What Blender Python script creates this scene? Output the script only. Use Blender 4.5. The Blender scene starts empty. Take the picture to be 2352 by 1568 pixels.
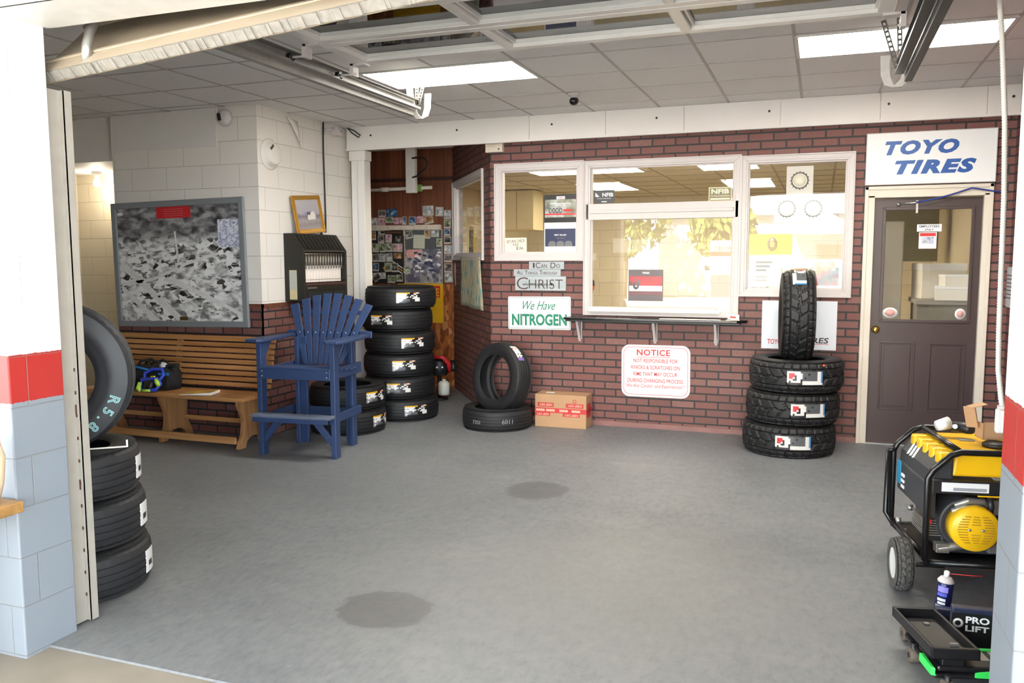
import bpy, bmesh, math, random
from mathutils import Vector, Matrix, Euler
random.seed(7)
C = bpy.context.scene
COL = C.collection
pi = math.pi
R = math.radians

# ------------------------------------------------------------------ camera
cd = bpy.data.cameras.new('camera')
cam = bpy.data.objects.new('camera', cd)
COL.objects.link(cam)
cd.sensor_width = 36.0
cd.lens = 1915.0 / 2352.0 * 36.0
cd.clip_start = 0.02
cd.clip_end = 300
yaw, pitch, roll = R(20.3), R(-5.7), R(0.15)
cam.matrix_world = (Matrix.Translation((0, 0, 1.6)) @ Matrix.Rotation(yaw, 4, 'Z')
                    @ Matrix.Rotation(pi / 2 + pitch, 4, 'X') @ Matrix.Rotation(-roll, 4, 'Z'))
C.camera = cam

# ------------------------------------------------------------------ sky, sun, exposure
w = bpy.data.worlds.new('sky')
C.world = w
w.use_nodes = True
bg = w.node_tree.nodes['Background']
bg.inputs['Color'].default_value = (0.76, 0.88, 1.0, 1)
bg.inputs['Strength'].default_value = 8.0
sl = bpy.data.lights.new('sun', 'SUN')
sl.energy = 125.0
sl.angle = R(0.6)
sl.color = (1.0, 0.97, 0.93)
sun = bpy.data.objects.new('sun', sl)
COL.objects.link(sun)
sun.rotation_euler = (R(-52), 0, R(20))      # shines from behind the building towards the street
vs = C.view_settings
vs.view_transform = 'Standard'
vs.look = 'None'
vs.gamma = 1
vs.exposure = 0.8
vs.use_curve_mapping = False
C.cycles.use_denoising = True
C.cycles.max_bounces = 8
C.cycles.diffuse_bounces = 4
C.cycles.glossy_bounces = 4
C.cycles.transparent_max_bounces = 12
C.cycles.sample_clamp_indirect = 6.0

# ------------------------------------------------------------------ materials
def lin(c):
    if isinstance(c, str):
        c = [int(c[i:i + 2], 16) / 255 for i in (0, 2, 4)]
    return tuple((v / 12.92 if v <= 0.04045 else ((v + 0.055) / 1.055) ** 2.4) for v in c)

MATS = {}
def base(name):
    m = bpy.data.materials.new(name)
    m.use_nodes = True
    nt = m.node_tree
    b = nt.nodes['Principled BSDF']
    MATS[name] = m
    return m, nt, b

def N(nt, t, **kw):
    n = nt.nodes.new(t)
    for k, v in kw.items():
        if k in n.inputs.keys():
            n.inputs[k].default_value = v
        else:
            setattr(n, k, v)
    return n

def L(nt, a, b):
    nt.links.new(a, b)

def ramp(nt, fac, stops, mode='LINEAR'):
    r = nt.nodes.new('ShaderNodeValToRGB')
    r.color_ramp.interpolation = mode
    el = r.color_ramp.elements
    while len(el) > 1:
        el.remove(el[-1])
    for i, (p, c) in enumerate(stops):
        e = el[0] if i == 0 else el.new(p)
        e.position = p
        e.color = (*lin(c), 1)
    L(nt, fac, r.inputs[0])
    return r

def mixc(nt, fac, a, b, mode='MIX'):
    x = nt.nodes.new('ShaderNodeMix')
    x.data_type = 'RGBA'
    x.blend_type = mode
    for s, v in ((0, fac), (6, a), (7, b)):
        if hasattr(v, 'is_linked') or hasattr(v, 'links'):
            L(nt, v, x.inputs[s])
        elif s == 0:
            x.inputs[0].default_value = v
        else:
            x.inputs[s].default_value = (*lin(v), 1) if isinstance(v, str) else v
    return x.outputs[2]

def math_(nt, op, a, b=None, c=None):
    x = nt.nodes.new('ShaderNodeMath')
    x.operation = op
    for i, v in enumerate((a, b, c)):
        if v is None:
            continue
        if isinstance(v, (int, float)):
            x.inputs[i].default_value = v
        else:
            L(nt, v, x.inputs[i])
    return x.outputs[0]

def coords(nt):
    return nt.nodes.new('ShaderNodeTexCoord').outputs['Object']

def mat(name, col, rough=0.6, metal=0.0, var=0.12, scale=12.0, bump=0.0, spec=0.5, coat=0.0, emit=None, es=0):
    """plain surface with a little procedural unevenness"""
    if name in MATS:
        return MATS[name]
    m, nt, b = base(name)
    b.inputs['Roughness'].default_value = rough
    b.inputs['Metallic'].default_value = metal
    b.inputs['Specular IOR Level'].default_value = spec
    b.inputs['Coat Weight'].default_value = coat
    if var > 0 or bump > 0:
        no = N(nt, 'ShaderNodeTexNoise', Scale=scale, Detail=4.0)
        L(nt, coords(nt), no.inputs['Vector'])
        l = lin(col)
        lo = tuple(v * (1 - var) for v in l) + (1,)
        hi = tuple(min(1, v * (1 + var)) for v in l) + (1,)
        L(nt, mixc(nt, no.outputs[0], lo, hi), b.inputs['Base Color'])
        if bump > 0:
            bu = N(nt, 'ShaderNodeBump', Strength=bump, Distance=0.01)
            L(nt, no.outputs[0], bu.inputs['Height'])
            L(nt, bu.outputs[0], b.inputs['Normal'])
    else:
        b.inputs['Base Color'].default_value = (*lin(col), 1)
    if emit:
        b.inputs['Emission Color'].default_value = (*lin(emit), 1)
        b.inputs['Emission Strength'].default_value = es
    return m

def wall_uv(nt, ang=None):
    """(along, up) coordinates of a wall from world position; picks X or Y by the face's direction"""
    tc = coords(nt)
    sp = nt.nodes.new('ShaderNodeSeparateXYZ')
    L(nt, tc, sp.inputs[0])
    if ang is None:
        g = nt.nodes.new('ShaderNodeNewGeometry')
        sn = nt.nodes.new('ShaderNodeSeparateXYZ')
        L(nt, g.outputs['True Normal'], sn.inputs[0])
        fx = math_(nt, 'GREATER_THAN', math_(nt, 'ABSOLUTE', sn.outputs[0]), 0.7)
        along = math_(nt, 'ADD', math_(nt, 'MULTIPLY', sp.outputs[0], math_(nt, 'SUBTRACT', 1.0, fx)),
                      math_(nt, 'MULTIPLY', sp.outputs[1], fx))
    else:
        along = math_(nt, 'ADD', math_(nt, 'MULTIPLY', sp.outputs[0], math.cos(ang)),
                      math_(nt, 'MULTIPLY', sp.outputs[1], math.sin(ang)))
    cb = nt.nodes.new('ShaderNodeCombineXYZ')
    L(nt, along, cb.inputs[0])
    L(nt, sp.outputs[2], cb.inputs[1])
    return cb.outputs[0], sp, tc

def brick_mat(name, ang=None):
    m, nt, b = base(name)
    uv, sp, tc = wall_uv(nt, ang)
    br = nt.nodes.new('ShaderNodeTexBrick')
    L(nt, uv, br.inputs['Vector'])
    br.inputs['Color1'].default_value = (0, 0, 0, 1)
    br.inputs['Color2'].default_value = (1, 1, 1, 1)
    br.inputs['Mortar'].default_value = (0.5, 0.5, 0.5, 1)
    br.inputs['Scale'].default_value = 1.0
    br.inputs['Mortar Size'].default_value = 0.0078
    br.inputs['Mortar Smooth'].default_value = 0.15
    br.inputs['Bias'].default_value = 0.0
    br.inputs['Brick Width'].default_value = 0.212
    br.inputs['Row Height'].default_value = 0.0706
    br.offset = 0.5
    no = N(nt, 'ShaderNodeTexNoise', Scale=38.0, Detail=5.0)
    L(nt, tc, no.inputs['Vector'])
    n2 = N(nt, 'ShaderNodeTexNoise', Scale=2.2, Detail=3.0)
    L(nt, tc, n2.inputs['Vector'])
    c = ramp(nt, br.outputs['Color'], [(0, '63413b'), (0.35, '7a4a42'), (0.7, '744a43'), (1, '866059')]).outputs[0]
    c = mixc(nt, math_(nt, 'MULTIPLY', no.outputs[0], 0.55), c, '4c2c29')
    c = mixc(nt, math_(nt, 'MULTIPLY', n2.outputs[0], 0.35), c, '8f5f58')
    c = mixc(nt, br.outputs['Fac'], c, '282829')
    L(nt, c, b.inputs['Base Color'])
    b.inputs['Roughness'].default_value = 0.62
    h = math_(nt, 'ADD', math_(nt, 'MULTIPLY', br.outputs['Fac'], -1.0), math_(nt, 'MULTIPLY', no.outputs[0], 0.25))
    bu = N(nt, 'ShaderNodeBump', Strength=0.7, Distance=0.006)
    L(nt, h, bu.inputs['Height'])
    L(nt, bu.outputs[0], b.inputs['Normal'])
    return m

def block_mat(name, col='ded8cf', bands=None):
    m, nt, b = base(name)
    uv, sp, tc = wall_uv(nt)
    br = nt.nodes.new('ShaderNodeTexBrick')
    L(nt, uv, br.inputs['Vector'])
    br.inputs['Scale'].default_value = 1.0
    br.inputs['Mortar Size'].default_value = 0.0035
    br.inputs['Mortar Smooth'].default_value = 0.6
    br.inputs['Brick Width'].default_value = 0.405
    br.inputs['Row Height'].default_value = 0.203
    no = N(nt, 'ShaderNodeTexNoise', Scale=3.0, Detail=4.0)
    L(nt, tc, no.inputs['Vector'])
    nf = N(nt, 'ShaderNodeTexNoise', Scale=60.0, Detail=3.0)
    L(nt, tc, nf.inputs['Vector'])
    if bands:
        # painted bands by height: (z, colour) from the floor up
        c = None
        zn = math_(nt, 'ADD', sp.outputs[2], math_(nt, 'MULTIPLY', math_(nt, 'SUBTRACT', nf.outputs[0], 0.5), 0.012))
        for z, k in bands:
            kk = (*lin(k), 1)
            c = kk if c is None else mixc(nt, math_(nt, 'GREATER_THAN', zn, z), c, kk)
    else:
        c = (*lin(col), 1)
    c = mixc(nt, math_(nt, 'MULTIPLY', no.outputs[0], 0.10), c, '8f8676')
    c = mixc(nt, math_(nt, 'MULTIPLY', br.outputs['Fac'], 0.42), c, '6f675c')
    L(nt, c, b.inputs['Base Color'])
    b.inputs['Roughness'].default_value = 0.5
    h = math_(nt, 'ADD', math_(nt, 'MULTIPLY', br.outputs['Fac'], -1.0), math_(nt, 'MULTIPLY', nf.outputs[0], 0.12))
    bu = N(nt, 'ShaderNodeBump', Strength=0.5, Distance=0.005)
    L(nt, h, bu.inputs['Height'])
    L(nt, bu.outputs[0], b.inputs['Normal'])
    return m

def floor_mat():
    m, nt, b = base('painted_concrete')
    tc = coords(nt)
    sp = nt.nodes.new('ShaderNodeSeparateXYZ')
    L(nt, tc, sp.inputs[0])
    n1 = N(nt, 'ShaderNodeTexNoise', Scale=0.9, Detail=6.0, Roughness=0.62)
    n2 = N(nt, 'ShaderNodeTexNoise', Scale=9.0, Detail=6.0, Roughness=0.7)
    n3 = N(nt, 'ShaderNodeTexNoise', Scale=120.0, Detail=2.0)
    for n in (n1, n2, n3):
        L(nt, tc, n.inputs['Vector'])
    c = ramp(nt, n1.outputs[0], [(0.3, '5a5c61'), (0.46, '6d7074'), (0.58, '747679'), (0.7, '868684')]).outputs[0]
    n4 = N(nt, 'ShaderNodeTexNoise', Scale=28.0, Detail=5.0, Roughness=0.75)
    mp4 = nt.nodes.new('ShaderNodeMapping')
    mp4.inputs['Scale'].default_value = (1.0, 0.45, 1.0)
    L(nt, tc, mp4.inputs['Vector'])
    L(nt, mp4.outputs[0], n4.inputs['Vector'])
    c = mixc(nt, ramp(nt, n2.outputs[0], [(0.35, (0, 0, 0)), (0.65, (0.75, 0.75, 0.75))]).outputs[0], c, '6c6e73')
    c = mixc(nt, ramp(nt, n4.outputs[0], [(0.42, (0, 0, 0)), (0.66, (0.55, 0.55, 0.55))]).outputs[0], c, '94938f')
    c = mixc(nt, ramp(nt, n4.outputs[0], [(0.30, (0.6, 0.6, 0.6)), (0.45, (0, 0, 0))]).outputs[0], c, '505256')
    # worn spots with a shape of their own
    sc = ramp(nt, n2.outputs[0], [(0.62, (0, 0, 0)), (0.72, (1, 1, 1))]).outputs[0]
    c = mixc(nt, math_(nt, 'MULTIPLY', sc, 0.22), c, 'a7a49c')
    def spot(cx, cy, rx, ry, k, strength, soft):
        nonlocal c
        dx = math_(nt, 'DIVIDE', math_(nt, 'SUBTRACT', sp.outputs[0], cx), rx)
        dy = math_(nt, 'DIVIDE', math_(nt, 'SUBTRACT', sp.outputs[1], cy), ry)
        d = math_(nt, 'SQRT', math_(nt, 'ADD', math_(nt, 'MULTIPLY', dx, dx), math_(nt, 'MULTIPLY', dy, dy)))
        d = math_(nt, 'ADD', d, math_(nt, 'MULTIPLY', math_(nt, 'SUBTRACT', n2.outputs[0], 0.5), 0.9))
        f = nt.nodes.new('ShaderNodeMapRange')
        f.inputs['From Min'].default_value = 1 - soft
        f.inputs['From Max'].default_value = 1 + soft
        f.inputs['To Min'].default_value = strength
        f.inputs['To Max'].default_value = 0
        L(nt, d, f.inputs['Value'])
        c = mixc(nt, f.outputs[0], c, k)
    spot(-1.83, 3.25, 0.22, 0.20, '4a4a4c', 0.85, 0.07)      # oil-dark patch
    spot(-1.80, 5.36, 0.21, 0.22, '525254', 0.75, 0.08)
    spot(-0.62, 4.6, 0.45, 0.28, '6a6a6b', 0.35, 0.5)
    spot(-1.0, 3.7, 1.1, 0.8, '928f8a', 0.4, 0.6)           # paint worn by car wheels
    spot(-3.6, 5.0, 1.2, 0.5, '66676a', 0.4, 0.6)
    L(nt, c, b.inputs['Base Color'])
    rr = nt.nodes.new('ShaderNodeMapRange')
    rr.inputs['To Min'].default_value = 0.38
    rr.inputs['To Max'].default_value = 0.62
    L(nt, n2.outputs[0], rr.inputs['Value'])
    L(nt, rr.outputs[0], b.inputs['Roughness'])
    bu = N(nt, 'ShaderNodeBump', Strength=0.12, Distance=0.004)
    L(nt, n3.outputs[0], bu.inputs['Height'])
    L(nt, bu.outputs[0], b.inputs['Normal'])
    return m

def wood_mat(name, a, bcol, dirn=0, scale=6.0, rough=0.5, board=None, boardcol='20120c'):
    m, nt, b = base(name)
    tc = coords(nt)
    mp = nt.nodes.new('ShaderNodeMapping')
    s = [14.0, 14.0, 14.0]
    s[dirn] = 0.8
    mp.inputs['Scale'].default_value = s
    L(nt, tc, mp.inputs['Vector'])
    no = N(nt, 'ShaderNodeTexNoise', Scale=scale / 6, Detail=6.0, Distortion=0.6)
    L(nt, mp.outputs[0], no.inputs['Vector'])
    c = ramp(nt, no.outputs[0], [(0.3, a), (0.7, bcol)]).outputs[0]
    if board:
        sp = nt.nodes.new('ShaderNodeSeparateXYZ')
        L(nt, tc, sp.inputs[0])
        f = math_(nt, 'LESS_THAN', math_(nt, 'FRACT', math_(nt, 'DIVIDE', sp.outputs[0], board)), 0.035)
        c = mixc(nt, math_(nt, 'MULTIPLY', f, 0.7), c, boardcol)
    L(nt, c, b.inputs['Base Color'])
    b.inputs['Roughness'].default_value = rough
    bu = N(nt, 'ShaderNodeBump', Strength=0.15, Distance=0.003)
    L(nt, no.outputs[0], bu.inputs['Height'])
    L(nt, bu.outputs[0], b.inputs['Normal'])
    return m

def glass_mat(name='window_glass', tint='ffffff'):
    m, nt, b = base(name)
    out = nt.nodes['Material Output']
    nt.nodes.remove(b)
    tr = nt.nodes.new('ShaderNodeBsdfTransparent')
    tr.inputs[0].default_value = (*lin(tint), 1)
    gl = nt.nodes.new('ShaderNodeBsdfGlossy')
    gl.inputs['Roughness'].default_value = 0.005
    fr = nt.nodes.new('ShaderNodeFresnel')
    ge = nt.nodes.new('ShaderNodeNewGeometry')
    L(nt, math_(nt, 'SUBTRACT', 1.5, math_(nt, 'MULTIPLY', ge.outputs['Backfacing'], 1.5 - 1 / 1.5)), fr.inputs[0])
    mx = nt.nodes.new('ShaderNodeMixShader')
    L(nt, fr.outputs[0], mx.inputs[0])
    L(nt, tr.outputs[0], mx.inputs[1])
    L(nt, gl.outputs[0], mx.inputs[2])
    L(nt, mx.outputs[0], out.inputs[0])
    return m

def picture_mat(name, cols, scale=4.0, kind='noise', detail=4.0, gloss=0.35):
    """a printed picture: blotches of the print's own colours, different on every object"""
    m, nt, b = base(name)
    tc = coords(nt)
    oi = nt.nodes.new('ShaderNodeObjectInfo')
    mp = nt.nodes.new('ShaderNodeMapping')
    cb = nt.nodes.new('ShaderNodeCombineXYZ')
    L(nt, math_(nt, 'MULTIPLY', oi.outputs['Random'], 37.0), cb.inputs[0])
    L(nt, math_(nt, 'MULTIPLY', oi.outputs['Random'], 91.0), cb.inputs[1])
    L(nt, cb.outputs[0], mp.inputs['Location'])
    L(nt, tc, mp.inputs['Vector'])
    if kind == 'noise':
        no = N(nt, 'ShaderNodeTexNoise', Scale=scale, Detail=detail)
        L(nt, mp.outputs[0], no.inputs['Vector'])
        f = no.outputs[0]
    else:
        no = N(nt, 'ShaderNodeTexVoronoi', Scale=scale)
        L(nt, mp.outputs[0], no.inputs['Vector'])
        sp = nt.nodes.new('ShaderNodeSeparateColor')
        L(nt, no.outputs['Color'], sp.inputs[0])
        f = sp.outputs[0]
    n = len(cols)
    c = ramp(nt, f, [(0.3 + 0.4 * i / (n - 1) if kind == 'noise' else i / n, k) for i, k in enumerate(cols)],
             'LINEAR' if kind == 'noise' else 'CONSTANT').outputs[0]
    L(nt, c, b.inputs['Base Color'])
    b.inputs['Roughness'].default_value = gloss
    return m

# ------------------------------------------------------------------ mesh builder
class MB:
    def __init__(s):
        s.v, s.f, s.m, s.sm = [], [], [], []
    def add(s, vs, fs, mi=0, smooth=False, M=None):
        o = len(s.v)
        s.v += [tuple(M @ Vector(v)) if M is not None else tuple(v) for v in vs]
        for f in fs:
            s.f.append([i + o for i in f])
            s.m.append(mi)
            s.sm.append(smooth)
        return s
    def box(s, x0, x1, y0, y1, z0, z1, mi=0, M=None):
        x0, x1 = min(x0, x1), max(x0, x1)
        y0, y1 = min(y0, y1), max(y0, y1)
        z0, z1 = min(z0, z1), max(z0, z1)
        v = [(x0, y0, z0), (x1, y0, z0), (x1, y1, z0), (x0, y1, z0), (x0, y0, z1), (x1, y0, z1), (x1, y1, z1), (x0, y1, z1)]
        f = [(0, 3, 2, 1), (4, 5, 6, 7), (0, 1, 5, 4), (1, 2, 6, 5), (2, 3, 7, 6), (3, 0, 4, 7)]
        return s.add(v, f, mi, M=M)
    def prism(s, pts, a, b, axis='z', mi=0, M=None, smooth=False):
        """extrude the outline pts (2D) from a to b along an axis"""
        def P(p, t):
            return {'z': (p[0], p[1], t), 'y': (p[0], t, p[1]), 'x': (t, p[0], p[1])}[axis]
        n = len(pts)
        ar = sum(pts[i][0] * pts[(i + 1) % n][1] - pts[(i + 1) % n][0] * pts[i][1] for i in range(n))
        if (ar < 0) != (axis == 'y'):
            pts = pts[::-1]
        v = [P(p, a) for p in pts] + [P(p, b) for p in pts]
        s.add(v, [list(range(n))[::-1], list(range(n, 2 * n))], mi, M=M)
        o = len(s.v) - 2 * n
        for i in range(n):
            j = (i + 1) % n
            s.f.append([o + i, o + j, o + n + j, o + n + i])
            s.m.append(mi)
            s.sm.append(smooth)
        return s
    def tube(s, path, r, n=10, mi=0, M=None, cap=True, closed=False):
        P = [Vector(p) for p in path]
        k = len(P)
        rs = r if isinstance(r, (list, tuple)) else [r] * k
        vs = []
        up = None
        for i, p in enumerate(P):
            a = P[(i - 1) % k] if (i > 0 or closed) else P[i]
            b = P[(i + 1) % k] if (i < k - 1 or closed) else P[i]
            t = (b - a).normalized()
            if up is None:
                up = t.orthogonal().normalized()
            up = (up - t * up.dot(t))
            up = up.normalized() if up.length > 1e-6 else t.orthogonal().normalized()
            q = t.cross(up)
            for j in range(n):
                th = 2 * pi * j / n
                vs.append(p + (up * math.cos(th) + q * math.sin(th)) * rs[i])
        fs = []
        for i in range(k if closed else k - 1):
            for j in range(n):
                a, b = i * n + j, i * n + (j + 1) % n
                c, d = ((i + 1) % k) * n + (j + 1) % n, ((i + 1) % k) * n + j
                fs.append((a, b, c, d))
        s.add(vs, fs, mi, True, M)
        if cap and not closed:
            o = len(s.v) - len(vs)
            s.f.append([o + j for j in range(n)][::-1]); s.m.append(mi); s.sm.append(False)
            s.f.append([o + (k - 1) * n + j for j in range(n)]); s.m.append(mi); s.sm.append(False)
        return s
    def cyl(s, p0, p1, r, n=20, mi=0, M=None, r1=None):
        return s.tube([p0, p1], [r, r if r1 is None else r1], n, mi, M)
    def lathe(s, prof, n=48, mi=0, M=None, closed=False, smooth=True, axis='z'):
        """prof: (radius, height) pairs"""
        vs = []
        for i in range(n):
            a = 2 * pi * i / n
            for r, h in prof:
                vs.append((r * math.cos(a), r * math.sin(a), h))
        k = len(prof)
        fs = []
        for i in range(n):
            for j in range(k if closed else k - 1):
                a, b = i * k + j, ((i + 1) % n) * k + j
                c, d = ((i + 1) % n) * k + (j + 1) % k, i * k + (j + 1) % k
                fs.append((a, b, c, d))
        return s.add(vs, fs, mi, smooth, M)
    def obj(s, name, mats, parent=None, bevel=0.0, loc=None, rot=None, recalc=False):
        me = bpy.data.meshes.new(name)
        me.from_pydata(s.v, [], s.f)
        if not isinstance(mats, (list, tuple)):
            mats = [mats]
        for m in mats:
            me.materials.append(m)
        me.polygons.foreach_set('material_index', s.m)
        me.polygons.foreach_set('use_smooth', s.sm)
        if recalc:
            bm = bmesh.new()
            bm.from_mesh(me)
            bmesh.ops.recalc_face_normals(bm, faces=bm.faces)
            bm.to_mesh(me)
            bm.free()
        me.update()
        o = bpy.data.objects.new(name, me)
        COL.objects.link(o)
        if parent:
            o.parent = parent
        if loc:
            o.location = loc
        if rot:
            o.rotation_euler = rot
        if bevel:
            b = o.modifiers.new('bevel', 'BEVEL')
            b.width = bevel
            b.segments = 2
            b.limit_method = 'ANGLE'
        return o

def _obj_sharp(s, name, mats, parent=None, **k):
    o = s.obj(name, mats, parent, **k)
    o.data.set_sharp_from_angle(angle=R(32))
    return o
MB.obj_sharp = _obj_sharp

def tag(o, label=None, cat=None, group=None, kind=None):
    for k, v in (('label', label), ('category', cat), ('group', group), ('kind', kind)):
        if v:
            o[k] = v
    return o

def thing(name, label, cat, loc=(0, 0, 0), rot=(0, 0, 0), group=None):
    o = bpy.data.objects.new(name, None)
    o.empty_display_size = 0.1
    COL.objects.link(o)
    o.location = loc
    o.rotation_euler = rot
    return tag(o, label, cat, group)

def struct(o):
    o['kind'] = 'structure'
    return o

def copy_tree(o, parent=None):
    c = o.copy()
    COL.objects.link(c)
    c.parent = parent
    for ch in list(o.children):
        copy_tree(ch, c)
    return c

def lettering(body, w_, h_, m, parent=None, name='lettering', at=(0, 0, 0), shear=0.0, bold=0.0, rotz=0.0, space=1.0, ext=0.0008):
    """flat letters fitted to a w x h box centred on `at`, in the parent's plane"""
    cu = bpy.data.curves.new('t', 'FONT')
    cu.body = body
    cu.size = 1
    cu.align_x = 'CENTER'
    cu.shear = shear
    cu.offset = bold
    cu.space_character = space
    cu.extrude = 0.01
    cu.resolution_u = 3
    to = bpy.data.objects.new('t', cu)
    COL.objects.link(to)
    dg = bpy.context.evaluated_depsgraph_get()
    me = bpy.data.meshes.new_from_object(to.evaluated_get(dg))
    bpy.data.objects.remove(to)
    bpy.data.curves.remove(cu)
    xs = [v.co.x for v in me.vertices]
    ys = [v.co.y for v in me.vertices]
    cx, cy = (min(xs) + max(xs)) / 2, (min(ys) + max(ys)) / 2
    sx = w_ / max(1e-6, max(xs) - min(xs))
    sy = h_ / max(1e-6, max(ys) - min(ys))
    ca, sa = math.cos(rotz), math.sin(rotz)
    for v in me.vertices:
        x, y = (v.co.x - cx) * sx, (v.co.y - cy) * sy
        v.co = (x * ca - y * sa + at[0], x * sa + y * ca + at[1], v.co.z * ext / 0.01 + at[2])
    me.name = name
    me.materials.clear()
    me.materials.append(m)
    o = bpy.data.objects.new(name, me)
    COL.objects.link(o)
    if parent:
        o.parent = parent
    return o

def rounded(w_, h_, r, n=6):
    pts = []
    for cx, cy, a0 in ((w_ / 2 - r, h_ / 2 - r, 0), (-w_ / 2 + r, h_ / 2 - r, 90), (-w_ / 2 + r, -h_ / 2 + r, 180), (w_ / 2 - r, -h_ / 2 + r, 270)):
        for i in range(n + 1):
            a = R(a0 + 90 * i / n)
            pts.append((cx + r * math.cos(a), cy + r * math.sin(a)))
    return pts

def frame_ring(mb, w_, h_, t, z0, z1, mi=0):
    """four mitred bars round a w x h rectangle (outer size)"""
    o = [(-w_ / 2, -h_ / 2), (w_ / 2, -h_ / 2), (w_ / 2, h_ / 2), (-w_ / 2, h_ / 2)]
    i = [(-w_ / 2 + t, -h_ / 2 + t), (w_ / 2 - t, -h_ / 2 + t), (w_ / 2 - t, h_ / 2 - t), (-w_ / 2 + t, h_ / 2 - t)]
    for k in range(4):
        j = (k + 1) % 4
        mb.prism([o[k], o[j], i[j], i[k]], z0, z1, 'z', mi)
    return mb

WB = (pi / 2, 0, 0)                 # panels on a wall facing the street: local x right, y up, z out of the wall
WL = (pi / 2, 0, pi / 2)            # panels on the heater wall, facing right
ANG = math.atan2(-1.70, 1.17)       # the slanted office wall
WA = (pi / 2, 0, ANG)
YW = 7.72                           # face of the brick office wall

BRICK = brick_mat('red_brick_panel')
BRICK_A = brick_mat('red_brick_panel_slanted', ANG)
BLOCK = block_mat('cream_block', 'e6e1da')
BLOCK_T = block_mat('tan_block', 'd6cbb2')
PILLAR = block_mat('banded_block', bands=[(0, '79818a'), (1.035, 'a01411'), (1.225, 'f2f2f0')])
FLOOR = floor_mat()
TRIMW = mat('white_trim', 'c8c2c0', 0.45, var=0.04)
BEAMW = mat('white_panel', 'e6e2dd', 0.45, var=0.04, scale=3)
GLASS = glass_mat()
GLASSD = glass_mat('shade_tinted_door_glass', '9c9c9a')  # grey tint stands in for the shaded space above the raised door
BLACK = mat('black_plastic', '1c1c1e', 0.45, var=0.1)
WHITE = mat('white_sign', 'eef0f0', 0.4, var=0.03)
PAPER = mat('paper', 'e9e6dc', 0.8, var=0.04)
RED = mat('red_ink', 'c8282c', 0.5, var=0.05)
STEEL = mat('galvanised_steel', 'a9a8a4', 0.38, metal=0.85, var=0.15, scale=30)
ALU = mat('brushed_aluminium', 'e2e0dc', 0.32, metal=0.15, var=0.06)

# =================================================================== SETTING
def holes_wall(mb, a0, a1, z0, z1, t0, t1, holes, axis='x', mi=0, M=None):
    """a wall from a0..a1 along `axis`, thickness t0..t1, with rectangular holes (a0,a1,z0,z1)"""
    A = sorted({a0, a1, *[h[0] for h in holes], *[h[1] for h in holes]})
    Z = sorted({z0, z1, *[h[2] for h in holes], *[h[3] for h in holes]})
    for i in range(len(A) - 1):
        for j in range(len(Z) - 1):
            ca, cz = (A[i] + A[i + 1]) / 2, (Z[j] + Z[j + 1]) / 2
            if any(h[0] < ca < h[1] and h[2] < cz < h[3] for h in holes):
                continue
            if axis == 'x':
                mb.box(A[i], A[i + 1], t0, t1, Z[j], Z[j + 1], mi, M)
            else:
                mb.box(t0, t1, A[i], A[i + 1], Z[j], Z[j + 1], mi, M)
    return mb

CZ = 2.94
# floors
struct(MB().box(-7.9, 1.6, 2.46, 9.5, -0.15, 0).obj('floor', FLOOR))
struct(MB().box(-30, 30, -0.6, 2.46, -0.25, -0.010).obj('floor_apron', mat('apron_concrete', '857d72', 0.85, var=0.2, scale=5, bump=0.2)))
struct(MB().box(-30, 30, -40, -0.6, -0.25, -0.012).obj('floor_outside', mat('driveway_concrete', 'aaa59d', 0.85, var=0.25, scale=3, bump=0.2)))
struct(MB().prism([(-3.0, 7.86), (1.6, 7.86), (1.6, 12.8), (-4.6, 12.8), (-4.6, 9.55), (-4.18, 9.55)], -0.1, 0.002, 'z').obj('floor_office', mat('office_floor', '8d8577', 0.5)))
# ceiling slab and its T-bar grid
cm, nt, b = base('ceiling_tile')
no = N(nt, 'ShaderNodeTexNoise', Scale=140.0, Detail=2.0)
L(nt, coords(nt), no.inputs['Vector'])
n2 = N(nt, 'ShaderNodeTexNoise', Scale=0.7, Detail=3.0)
L(nt, coords(nt), n2.inputs['Vector'])
c = mixc(nt, no.outputs[0], (*lin('dedddb'), 1), (*lin('ebeae8'), 1))
c = mixc(nt, math_(nt, 'MULTIPLY', n2.outputs[0], 0.2), c, 'cfccc8')
L(nt, c, b.inputs['Base Color'])
b.inputs['Roughness'].default_value = 0.9
struct(MB().box(-7.9, 1.6, 2.6, 9.5, CZ, CZ + 0.12).obj('ceiling', cm))
g = MB()
xs = [-0.20 + 0.6 * k for k in range(-12, 3)]
ys = [5.45 + 0.6 * k for k in range(-4, 4)]
for x in xs:
    g.box(x - 0.009, x + 0.009, 2.62, 7.6, CZ - 0.004, CZ)
for y in ys:
    g.box(-7.85, 1.4, y - 0.009, y + 0.009, CZ - 0.0035, CZ)
struct(g.obj('trim_3', mat('ceiling_grid', 'b3b0ab', 0.6)))

# ---- brick office wall with its openings
W1 = (-3.005, -2.16, 1.625, 2.46)
W2 = (-2.085, -0.73, 1.115, 2.46)
W3 = (-0.645, 0.20, 1.30, 2.445)
D1 = (0.385, 1.235, 0.0, 2.10)
m_ = MB()
holes_wall(m_, -3.08, 1.6, 0, CZ, YW, YW + 0.12, [W1, W2, W3, D1])
struct(m_.obj('wall_back', BRICK))
# ---- slanted brick wall (window in it)
LA = math.hypot(1.17, 1.70)
MA = Matrix.Translation((-4.25, 9.42, 0)) @ Matrix.Rotation(ANG, 4, 'Z')
m_ = MB()
# local x runs from the far end to the near corner, local -y looks into the garage
holes_wall(m_, -0.02, LA - 0.005, 0, CZ, 0, 0.10, [(0.10, 1.72, 1.62, 2.47)], M=MA)
struct(m_.obj('wall_slanted', BRICK_A))
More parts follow.
